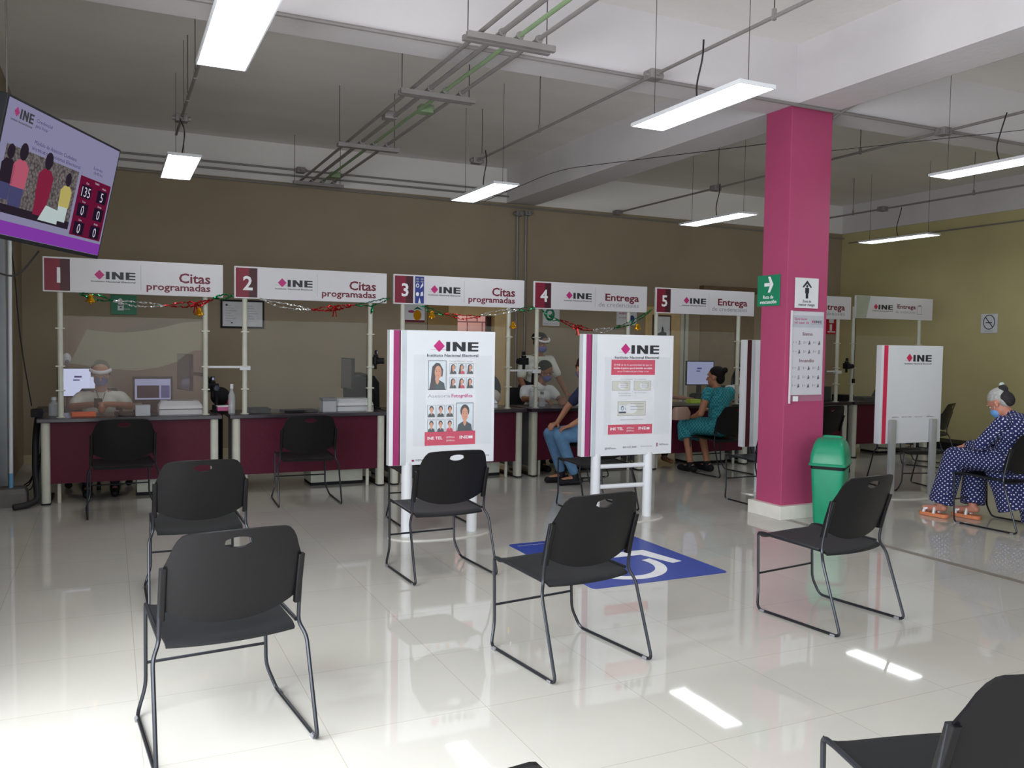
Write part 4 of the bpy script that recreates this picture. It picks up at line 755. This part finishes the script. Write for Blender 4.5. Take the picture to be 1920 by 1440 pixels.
b = MB(); b.box(7.1, 9.25, Z, 7.3, 9.4, Z + .088, DARK, .005); tag(b.build('monitor_riser'), 'black riser under the lilac monitor at counter 5', 'stand')
box('equipment_box', 'dark mesh-sided box behind the pillar counter', 'box', 9.02, 9.0, Z, .3, .2, .2, mat('dim_box', (70, 76, 74), .8)); box('equipment_box', 'low black box between the two posts beside the pillar', 'box', 9.45, 8.95, Z, .22, .2, .08, DARK); box('equipment_box', 'low black case on the last counter', 'box', 9.85, 8.9, Z, .32, .2, .05, DARK)
t = thing('tilted_laptop', 'black laptop lid seen edge-on on the last counter', 'laptop', (10.1, 8.85, Z)); b = MB(); b.box(-.15, -.1, 0, .15, .12, .02, DARK); b.build('base', t); b = MB(); M = Matrix.Translation((-.1, .1, .02)) @ Matrix.Rotation(D(35), 4, 'Y'); b.box(-.01, -.2, 0, .01, .0, .26, DARK, M=M); b.build('lid', t)
t = thing('hanging_earpiece', 'small black handset on a cord beside a post of the last counter', 'handset', (9.31, 8.64, 1.1)); b = MB(); b.box(-.015, -.015, -.06, .015, .015, .0, DARK, .004); b.build('handset', t); b = MB(); b.tube([(0, 0, .0), (0.01, 0, .45), (.0, 0, .83)], .004, CABLE, 5); b.build('cord', t)
box('shelf_unit', 'low dark bench standing by the olive side wall', 'bench', 11.55, 8.6, 0, .5, 1.3, .14, DARK, 0)
t = thing('side_table', 'dark side table behind the clerk with the face shield', 'table', (-.3, 10.21, 0)); b = MB(); b.box(-.4, -.25, .73, .4, .25, .76, TOPD, .004); b.build('tabletop', t)
for x in (-.36, .36):
    for y in (-.21, .21): b = MB(); b.tube([(x, y, 0), (x, y, .73)], .018, GREYP, 8); b.build('leg', t)
# office chairs behind the counters
def office(label, x, y, rz, back=1.0):
    t = thing('office_chair', label, 'chair', (x, y, 0), rz, 'black wheeled office chairs behind the counters'); b = MB(); loft(b, [rrect(.22, .22, .08, .46), rrect(.24, .24, .08, .49), rrect(.23, .23, .08, .53)], DARK); b.build('seat', t, True)
    b = MB(); loft(b, [[(p[0], -.25 + .04 * math.cos(p[0] * 5) + (p[2] if False else 0) + (q - .6) * -.1 + p[1] * .2, q) for p in rrect(hx, .12, .1, 0)] for hx, q in ((.17, .6), (.22, .66), (.22, back - .08), (.16, back))], DARK); b.build('backrest', t, True)
    b = MB(); b.tube([(0, 0, .1), (0, 0, .46)], .03, DARK, 10); b.tube([(0, -.1, .47), (0, -.27, .5), (0, -.29, .7)], .02, DARK, 8); b.build('column', t, True)
    for k in range(5):
        a = k * 2 * PI / 5 + .3; b = MB(); b.tube([(0, 0, .12), (.16 * math.cos(a), .16 * math.sin(a), .11), (.29 * math.cos(a), .29 * math.sin(a), .07)], [.03, .025, .015], DARK, 8); l = b.build('leg', t, True)
        b = MB(); c = Vector((.29 * math.cos(a), .29 * math.sin(a), .032)); s = Vector((-math.sin(a), math.cos(a), 0)) * .02; b.tube([c - s, c + s], .032, DARK, 12); b.build('caster', l, True)
office('office chair under the clerk of counter 1', -.1, 9.62, PI, .98); office('empty office chair behind counter 2, at the post with the camera', 2.72, 9.7, PI, 1.1); office('office chair under the seated clerk of counter 4', 4.80, 9.62, PI, .95)
office('office chair behind counter 5, mostly hidden by the card board', 6.2, 9.6, PI, .95); office('office chair under the clerk in white beyond the woman in teal', 8.0, 9.7, PI, .95)

# ------------------------------------------------------------------ people
def skinm(n, c): return mat(n, c, .5, var=.05, nscale=20)
SK = skinm('skin_warm', (176, 122, 94)); SKD = skinm('skin_brown', (146, 98, 74)); SKL = skinm('skin_light', (190, 128, 108))
V = Vector
def cap(b, p, q, r0, r1, m, flat=1):
    """tapered limb segment with rounded ends"""
    p, q = V(p), V(q); d = q - p; L = d.length
    if L < 1e-4: return
    d.normalize(); n = 5; pts, rs = [], []
    for k in range(n): a = PI / 2 * (1 - k / n); pts.append(p - d * r0 * math.sin(a)); rs.append(max(.0006, r0 * math.cos(a)))
    pts += [p, q]; rs += [r0, r1]
    for k in range(1, n + 1): a = PI / 2 * k / n; pts.append(q + d * r1 * math.sin(a)); rs.append(max(.0006, r1 * math.cos(a)))
    b.tube(pts, rs, m, 14, flat=flat)
def chain(b, pts, rs, m):
    for i in range(len(pts) - 1): cap(b, pts[i], pts[i + 1], rs[i], rs[i + 1], m)
def fuse(mb, name, parent, vox, smooth=4):
    o = mb.build(name, parent); mm = o.modifiers.new('r', 'REMESH'); mm.mode = 'VOXEL'; mm.voxel_size = vox; mm.use_smooth_shade = True
    sm = o.modifiers.new('s', 'SMOOTH'); sm.factor = .5; sm.iterations = smooth
    dg = bpy.context.evaluated_depsgraph_get(); me = bpy.data.meshes.new_from_object(o.evaluated_get(dg)); o.modifiers.clear(); old = o.data; o.data = me; bpy.data.meshes.remove(old); me.name = name; me.shade_smooth()
    if not me.materials: me.materials.append(mb.mats[0])
    return o
def frame(f, u):
    f = V(f).normalized(); r = f.cross(V(u)).normalized(); u = r.cross(f).normalized(); return r, f, u
def hand(b, w, d, pn, sd, m, curl=.5, k=1.07):
    """palm, four fingers of different length and a thumb; d towards fingertips, pn palm normal, sd side of the thumb"""
    d = V(d).normalized(); pn = (V(pn) - d * V(pn).dot(d)).normalized(); s = d.cross(pn).normalized() * sd; w = V(w)
    pe = w + d * .085 * k
    for q in (-.028, -.009, .010, .028): cap(b, w + s * q * .6 + d * .012, pe + s * q * k, .016, .0135, m)
    for q, L in ((-.030, .058), (-.010, .073), (.011, .080), (.031, .071)):
        a = pe + s * q * k; a1 = curl * .8; d1 = d * math.cos(a1) + pn * math.sin(a1); a2 = curl * 1.9; d2 = d * math.cos(a2) + pn * math.sin(a2)
        m1 = a + d1 * L * .55 * k; cap(b, a, m1, .0098, .009, m); cap(b, m1, m1 + d2 * L * .5 * k, .009, .0075, m)
    t0 = w + d * .028 + s * .026; t1 = t0 + (d * .6 + s * .75 + pn * .35).normalized() * .04 * k; cap(b, t0, t1, .0145, .0115, m); cap(b, t1, t1 + (d * .9 + s * .1 + pn * .4).normalized() * .034 * k, .011, .009, m)
def head_on(b, c, f, u, m, k=1.07):
    r, f, u = frame(f, u); R = Matrix((r, f, u)).transposed(); c = V(c); L = lambda x, y, z: c + (r * x + f * y + u * z) * k
    b.ell(L(0, -.012, .032), (.074 * k, .092 * k, .082 * k), m, R=R, seg=24, rings=16); b.ell(L(0, .022, -.035), (.058 * k, .066 * k, .082 * k), m, R=R, seg=20, rings=14)
    cap(b, L(0, .085, .008), L(0, .105, -.026), .009, .014, m); b.ell(L(0, .06, -.088), (.026 * k, .024 * k, .02 * k), m, R=R); b.ell(L(0, .078, -.06), (.026 * k, .014 * k, .010 * k), m, R=R)
    b.ell(L(0, .073, .03), (.05 * k, .014 * k, .010 * k), m, R=R)
    for s in (-1, 1): b.ell(L(s * .074, -.008, -.012), (.010 * k, .018 * k, .03 * k), m, R=R)
    return L, R
def person(label, loc, rz, J, skin, top, bot=None, shoe=None, hair=None, mask=None, sleeve=.55, vox=.0085, fem=0, dress=None, shoulder_w=.0, leg_to=1.0):
    t = thing('person', label, 'person', loc, rz); g = lambda n: V(J[n])
    b = MB(); L, R = head_on(b, J['head'], J['hf'], J['hu'], skin)
    cap(b, g('neck') - V((0, 0, .05)), g('head') - frame(J['hf'], J['hu'])[2] * .05, .056, .05, skin)
    ch, be, pe = g('chest'), g('belly'), g('pelvis'); w = .15 - .01 * fem
    b.ell(ch, (w, .1, .15), skin); b.ell(be, (.13, .095, .13), skin); b.ell(pe, (.155 + .01 * fem, .115, .11), skin); cap(b, ch, be, .1, .1, skin); cap(b, be, pe, .1, .11, skin)
    for s, n in ((-1, 'L'), (1, 'R')):
        sh, el, wr = g('sh' + n), g('el' + n), g('wr' + n); cap(b, g('neck') - V((0, 0, .04)), sh, .045, .05, skin); chain(b, [sh, el, wr], [.05, .038, .027], skin)
        hd, pn, sd, cu = J['h' + n]; hand(b, wr, hd, pn, sd, skin, cu)
        hp, kn, an = g('hp' + n), g('kn' + n), g('an' + n); cap(b, pe, hp, .1, .09, skin); chain(b, [hp, kn, an], [.083, .056, .036], skin)
        td = V(J.get('toe' + n, (0, 1, 0))).normalized(); cap(b, an + V((0, 0, -.03)) - td * .03, an + V((0, 0, -.055)) + td * .15, .034, .026, skin)
    body = fuse(b, 'body', t, vox)
    # eyes and brows
    b = MB(); r, f, u = frame(J['hf'], J['hu'])
    for s in (-1, 1): b.ell(L(s * .03, .072, .006), (.012, .0085, .006), mat('eye_white', (225, 222, 216), .3), R=R, seg=10, rings=8); b.ell(L(s * .03, .0775, .006), (.0065, .005, .0055), mat('eye_dark', (36, 26, 24), .2), R=R, seg=8, rings=6)
    b.build('eyes', t, True)
    if hair:
        hm, fn = hair; b = MB()
        for s in (-1, 1): b.ell(L(s * .031, .079, .032), (.02, .006, .005), hm, R=R, seg=10, rings=6)
        b.build('eyebrows', t, True); b = MB(); fn(b, L, R, hm); fuse(b, 'hair', t, .008, 3)
    if mask:
        b = MB(); b.ell(L(0, .045, -.052), (.062, .066, .056), mask, R=R, seg=20, rings=14); b.ell(L(0, .07, -.03), (.036, .05, .034), mask, R=R); o = fuse(b, 'face_mask', t, .007, 3)
        b = MB()
        for s in (-1, 1): b.tube([L(s * .058, .03, -.03), L(s * .075, .0, -.01), L(s * .082, -.02, .0)], .0018, WHT, 5)
        b.build('mask_strap', o, True)
    if top:
        b = MB(); e = .018
        b.ell(ch, (w + e + shoulder_w, .1 + e, .15 + e), top); b.ell(be, (.13 + e, .095 + e + .012, .13 + e), top); cap(b, ch, be, .1 + e, .1 + e, top); cap(b, be, pe + (be - pe) * .1, .115, .125 + e * .3, top); b.ell(pe + (be - pe) * .12, (.168, .13, .1), top)
        for n in 'LR':
            sh, el, wr = g('sh' + n), g('el' + n), g('wr' + n); cap(b, g('neck') - V((0, 0, .06)), sh, .05, .066, top)
            if sleeve <= 1: cap(b, sh, sh.lerp(el, sleeve), .068, .062, top)
            else: cap(b, sh, el, .068, .056, top); cap(b, el, el.lerp(wr, min(.92, sleeve - 1)), .056, .045, top)
        cap(b, g('neck') - V((0, .0, .05)), g('neck') - V((0, 0, .02)), .066, .06, top)
        fuse(b, 'shirt' if not dress else 'dress_top', t, .0095, 4)
    if bot:
        b = MB(); b.ell(pe, (.178, .138, .125), bot)
        for n in 'LR':
            hp, kn, an = g('hp' + n), g('kn' + n), g('an' + n); cap(b, pe, hp, .115, .105, bot)
            if dress: kk = dress; cap(b, hp, kn, .11, kk[0], bot); b.ell(kn, (kk[0],) * 3, bot); b.tube([kn, kn.lerp(an, kk[2])], [kk[0], kk[1]], bot, 18)
            else: chain(b, [hp, kn, kn.lerp(an, .9)], [.1, .072, .052], bot)
        fuse(b, 'trousers' if not dress else 'dress_skirt', t, .0095, 4)
    if shoe:
        for n in 'LR':
            an = g('an' + n); td = V(J.get('toe' + n, (0, 1, 0))).normalized(); b = MB(); a0 = V((an.x, an.y, .045)) - td * .05; a1 = V((an.x, an.y, .038)) + td * .17
            if shoe[0] == 'shoe': cap(b, a0, a1, .046, .036, shoe[1]); cap(b, an + V((0, 0, -.01)), a0 + td * .05 + V((0, 0, .01)), .046, .048, shoe[1]); o = fuse(b, 'shoe', t, .008, 2)
            else:
                Mx = Matrix.Translation(V((an.x, an.y, 0)) + td * .055) @ td.to_track_quat('Y', 'Z').to_matrix().to_4x4(); loft(b, [rrect(.045, .13, .04, .003), rrect(.047, .133, .04, .02), rrect(.045, .13, .04, .034)], mat('sandal_sole', (214, 130, 90), .7), Mx); o = b.build('sandal', t, True)
                b = MB()
                for y, z in ((.075, .065), (-.02, .085)): b.tube([(-.044, y, .03), (-.035, y, z * .8), (0, y + .01, z + .003), (.035, y, z * .8), (.044, y, .03)], .011, WHT, 8, fil=.03, M=Mx, flat=1.6)
                b.tube([(-.03, .07, .06), (0, .02, .088), (.03, -.02, .08)], .010, WHT, 8, M=Mx); b.build('strap', o, True)
    return t, L, R
def h_short(b, L, R, m):
    b.ell(L(0, -.026, .045), (.083, .092, .084), m, R=R, seg=20, rings=14); b.ell(L(0, -.06, -.01), (.072, .05, .07), m, R=R)
    for s in (-1, 1): cap(b, L(s * .07, .01, .03), L(s * .074, .005, -.01), .014, .010, m)
def h_bun(b, L, R, m, back=-.105, up=.085, r=.045):
    b.ell(L(0, -.022, .046), (.085, .096, .084), m, R=R, seg=20, rings=14); b.ell(L(0, -.06, -.015), (.07, .05, .07), m, R=R); b.ell(L(0, back, up), (r, r, r), m, R=R)
def h_long(b, L, R, m):
    h_bun(b, L, R, m, -.08, .0, .05); chain(b, [L(0, -.08, 0), L(.03, -.09, -.09), L(.07, -.04, -.17), L(.075, .0, -.24)], [.05, .045, .035, .018], m)
H_DK = mat('hair_dark', (22, 17, 17), .7, spec=.2, var=.3, nscale=60); H_BR = mat('hair_brown', (58, 28, 20), .7, spec=.2, var=.3, nscale=60); H_GR = mat('hair_grey', (168, 168, 166), .55, var=.25, nscale=50)
POLO = mat('polo_white', (214, 216, 206), .85, bump=.1); WSH = mat('shirt_white', (224, 226, 228), .85, bump=.1); NAVY = mat('navy_cloth', (40, 46, 78), .9, bump=.1); DENIM = mat('light_denim', (96, 136, 176), .9, var=.14, nscale=14, bump=.15)
MBLUE = mat('mask_blue', (92, 96, 160), .7); MSKY = mat('mask_sky', (110, 165, 225), .7)
DOTS = dots_mat('navy_dotted_cloth', (26, 32, 84), (205, 208, 224), .027, .21); TEAL = check_mat('teal_pattern_cloth', (24, 118, 134), (70, 158, 166), 44)
DTR = mat('dark_trousers', (36, 36, 44), .85)

def seated(pel=.55, chest=(0, .04, .86), neck=(0, .05, 1.0), head=(0, .1, 1.15), **k):
    J = dict(pelvis=(0, 0, pel), belly=(0, .01, (pel + chest[2]) / 2 - .01), chest=chest, neck=neck, head=head, hf=(0, 1, -.3), hu=(0, .3, 1),
             shL=(-.175, chest[1], chest[2] + .08), shR=(.175, chest[1], chest[2] + .08), elL=(-.24, .1, chest[2] - .17), elR=(.24, .1, chest[2] - .17), wrL=(-.1, .33, chest[2] - .1), wrR=(.1, .33, chest[2] - .1),
             hL=((.5, .8, -.1), (0, .2, -1), -1, .5), hR=((-.5, .8, -.1), (0, .2, -1), 1, .5),
             hpL=(-.1, .03, pel), hpR=(.1, .03, pel), knL=(-.12, .47, pel - .01), knR=(.12, .47, pel - .01), anL=(-.12, .5, .1), anR=(.12, .5, .1)); J.update(k); return J

# clerk of counter 1: face-shield band, blue mask, white polo, hands joined over the counter
t, L, R = person('person in white polo with face shield and dark mask, seated at counter 1', (-.08, 9.52, 0), PI,
    seated(.53, (0, .1, .83), (0, .14, 1.0), (0, .2, 1.155), hf=(0, 1, -.35), elL=(-.26, .2, .83), elR=(.25, .2, .83), wrL=(-.08, .44, .87), wrR=(.06, .44, .87), hL=((.8, .45, -.1), (.1, .8, -.6), -1, .9), hR=((-.8, .45, -.1), (-.1, .8, -.6), 1, .9)), SK, POLO, DTR, ('shoe', DARK), (mat('hair_plum', (38, 25, 31), .7, spec=.2), h_short), MBLUE, .62, shoulder_w=.01)
b = MB(); n = 18; r0 = .088; pts = [L(r0 * math.sin(a), r0 * 1.17 * math.cos(a) - .012, .045) for a in [-1.25 + 2.5 * k / n for k in range(n + 1)]]; b.tube(pts, .014, WHT, 8, flat=1.3); o = b.build('shield_band', t, True)
b = MB(); vs = [V(L(.095 * math.sin(a), .115 * math.cos(a), z)) for z in (.05, -.15) for a in [-1.25 + 2.5 * k / n for k in range(n + 1)]]; b.faces(vs, [(k, k + 1, n + 2 + k, n + 1 + k) for k in range(n)], clear('face_shield', (225, 232, 240), .10)); b.build('shield_visor', t, True)
b = MB(); b.box(.06, .2185, .84, .12, .2235, .852, BLUEP); b.tube([(-.04, .2, .97), (0, .235, .84), (.04, .2, .99)], .004, INK, 5); b.build('lanyard', t)
t2 = thing('smartphone', 'dark smartphone held by the clerk of counter 1', 'telephone', (-.1, 9.03, .86)); b = MB(); b.box(-.035, -.005, -.02, .035, .005, .07, DARK, .003); b.build('case', t2)
# clerk standing behind counter 4
stand = dict(pelvis=(0, 0, .98), belly=(0, .04, 1.1), chest=(0, .12, 1.22), neck=(0, .18, 1.38), head=(0, .24, 1.53), hf=(-.25, 1, -.5), hu=(0, .5, 1), shL=(-.19, .14, 1.30), shR=(.19, .14, 1.30), elL=(-.27, .24, 1.07), elR=(.27, .2, 1.05), wrL=(-.25, .50, .88), wrR=(.26, .42, .84),
    hL=((-.3, .9, -.3), (0, -.2, -1), -1, .3), hR=((.1, .9, -.2), (0, -.2, -1), 1, .3), hpL=(-.1, 0, .92), hpR=(.1, 0, .92), knL=(-.11, .02, .52), knR=(.11, .02, .52), anL=(-.11, -.02, .1), anR=(.11, -.02, .1))
t, L, R = person('person with white headband, blue mask and white polo, standing at counter 4', (5.10, 10.16, 0), PI, stand, SKD, POLO, DTR, ('shoe', DARK), (H_DK, lambda b, L, R, m: h_bun(b, L, R, m, -.12, .02, .055)), MBLUE, .75, shoulder_w=.012)
b = MB(); pts = [L(.092 * math.sin(a), .105 * math.cos(a) - .012, .06) for a in [-1.3 + 2.6 * k / 18 for k in range(19)]]; b.tube(pts, .014, WHT, 8); b.build('headband', t, True)
# clerk seated behind counter 4, head bowed
t, L, R = person('person with long dark hair, head bowed, seated in white shirt at counter 4', (4.80, 9.52, 0), PI,
    seated(.53, (0, .12, .86), (0, .18, 1.03), (-.04, .23, 1.18), hf=(-.5, .8, -.55), hu=(-.1, .5, 1), elL=(-.25, .2, .84), elR=(.24, .22, .84), wrL=(-.2, .42, .85), wrR=(.12, .44, .85)), SKD, WSH, DTR, ('shoe', DARK), (H_DK, h_long), MBLUE, .6)
# clerk of counter 5, mostly behind the card board; forearm on the counter
person('person at counter 5 hidden behind the card board, one forearm reaching out', (6.33, 9.52, 0), PI,
    seated(.53, (0, .12, .84), (0, .16, .99), (0, .2, 1.14), elL=(-.28, .34, .86), wrL=(-.42, .50, .84), hL=((-.9, .35, -.05), (0, .2, -1), 1, .3), elR=(.24, .22, .84), wrR=(.12, .44, .85)), SKD, WSH, DTR, None, (H_DK, h_short), MBLUE, .5)
# clerk beyond the woman in teal
t, L, R = person('person with black hair and white top beyond the woman in teal', (7.97, 9.52, 0), PI,
    seated(.53, (0, .1, .84), (0, .14, 1.0), (.02, .18, 1.15), elL=(-.24, .2, .84), elR=(.24, .22, .84), wrL=(-.1, .42, .85), wrR=(.12, .44, .85)), SK, WSH, DTR, ('shoe', DARK), (H_DK, h_long), WHT, .6)
b = MB(); b.ell((.06, .235, .86), (.025, .006, .04), GREEN); b.build('green_badge', t, True)
# man in navy t-shirt and light jeans, seated sideways, facing the counters' low end
person('person in navy t-shirt and light blue jeans seated at counter 4, hand on knee', (4.80, 8.03, 0), D(88),
    seated(.55, (0, .06, .92), (0, .12, 1.1), (0, .15, 1.26), hf=(1, .05, -.05), hu=(0, .1, 1), elL=(-.25, .16, .80), wrL=(-.14, .36, .65), hL=((.1, .85, -.25), (0, -.2, -1), -1, .45), elR=(.25, .2, .82), wrR=(.15, .38, .65), knL=(-.1, .47, .54), anL=(-.08, .27, .11), knR=(.12, .48, .54), anR=(.12, .33, .11)), SK, NAVY, DENIM, ('shoe', DARK), (H_BR, h_short), MBLUE, .62, shoulder_w=.01)
# woman in teal dress at counter 5, back to the room
t, L, R = person('person in sleeveless teal dress with dark hair in a bun, at counter 5', (6.58, 8.10, 0), D(10),
    seated(.56, (0, .03, .87), (0, .05, 1.02), (-.02, .07, 1.15), hf=(-.28, 1, -.05), hu=(0, .05, 1), elL=(-.27, .06, .72), wrL=(-.17, .28, .66), hL=((.6, .7, -.1), (0, .3, -1), -1, .6), elR=(.27, .12, .72), wrR=(.15, .32, .74), knL=(-.14, .42, .54), knR=(.12, .42, .54), anL=(-.22, .25, .1), anR=(.02, .2, .1), shL=(-.19, .03, .97), shR=(.19, .03, .97)), SK, TEAL, TEAL, ('shoe', DARK), (H_DK, lambda b, L, R, m: h_bun(b, L, R, m, -.115, .075, .036)), None, .22, dress=(.1, .11, .35), fem=1, shoulder_w=.015)
t2 = thing('handbag', 'beige handbag on the lap of the woman in teal', 'bag', (6.22, 8.39, .63), D(10)); b = MB(); loft(b, [rrect(.12, .05, .03, 0), rrect(.13, .06, .03, .08), rrect(.1, .03, .02, .15)], mat('bag_beige', (176, 146, 130), .8)); b.build('body', t2, True)
# old woman in dotted dress
J = seated(.57, (0, -.03, .82), (0, .02, .965), (0, .13, 1.055), hf=(0, 1, -.78), hu=(0, .72, 1), shL=(-.17, -.01, .90), shR=(.17, -.01, .90), elL=(-.23, .14, .70), elR=(.23, .14, .70), wrL=(-.12, .35, .665), wrR=(.1, .34, .66), hL=((.2, .9, -.35), (0, -.1, -1), -1, .5), hR=((-.45, .8, -.2), (0, -.1, -1), 1, .5),
    knL=(-.14, .44, .55), knR=(.14, .42, .55), anL=(-.2, .52, .12), anR=(.02, .36, .12), toeL=(-.1, 1, 0), toeR=(-.1, 1, 0))
t, L, R = person('person with grey hair bun, blue mask and navy dotted dress, seated head bowed', (7.0, 4.74, 0), D(2), J, SKL, DOTS, DOTS, ('sandal', 0), (H_GR, lambda b, L, R, m: (b.ell(L(0, -.018, .046), (.084, .094, .085), m, R=R, seg=20, rings=14), b.ell(L(.0, -.05, -.01), (.074, .05, .06), m, R=R))), MSKY, 1.72, vox=.007, dress=(.098, .105, .97), fem=1, shoulder_w=.02)
b = MB(); b.ell(L(0, -.07, .0), (.07, .055, .075), mat('hair_streak', (48, 45, 47), .7, spec=.2, var=.4, nscale=70), R=R, seg=18, rings=12); b.ell(L(0, -.09, .08), (.04, .036, .042), MC['hair_streak'], R=R); fuse(b, 'dark_back_hair', t, .007, 3)
b = MB(); b.ell(L(0, -.1, .118), (.026, .02, .018), mat('hair_clip', (190, 200, 196), .5), R=R); b.build('hair_tie', t, True)
b = MB(); b.tube([(.12, .05, .52), (.14, -.1, .3), (.14, -.16, .06)], [.12, .12, .13], DOTS, 18); b.tube([(-.02, .12, .5), (.02, .05, .3), (.04, .0, .14)], [.11, .11, .12], DOTS, 18); fuse(b, 'hanging_hem', t, .011, 6)
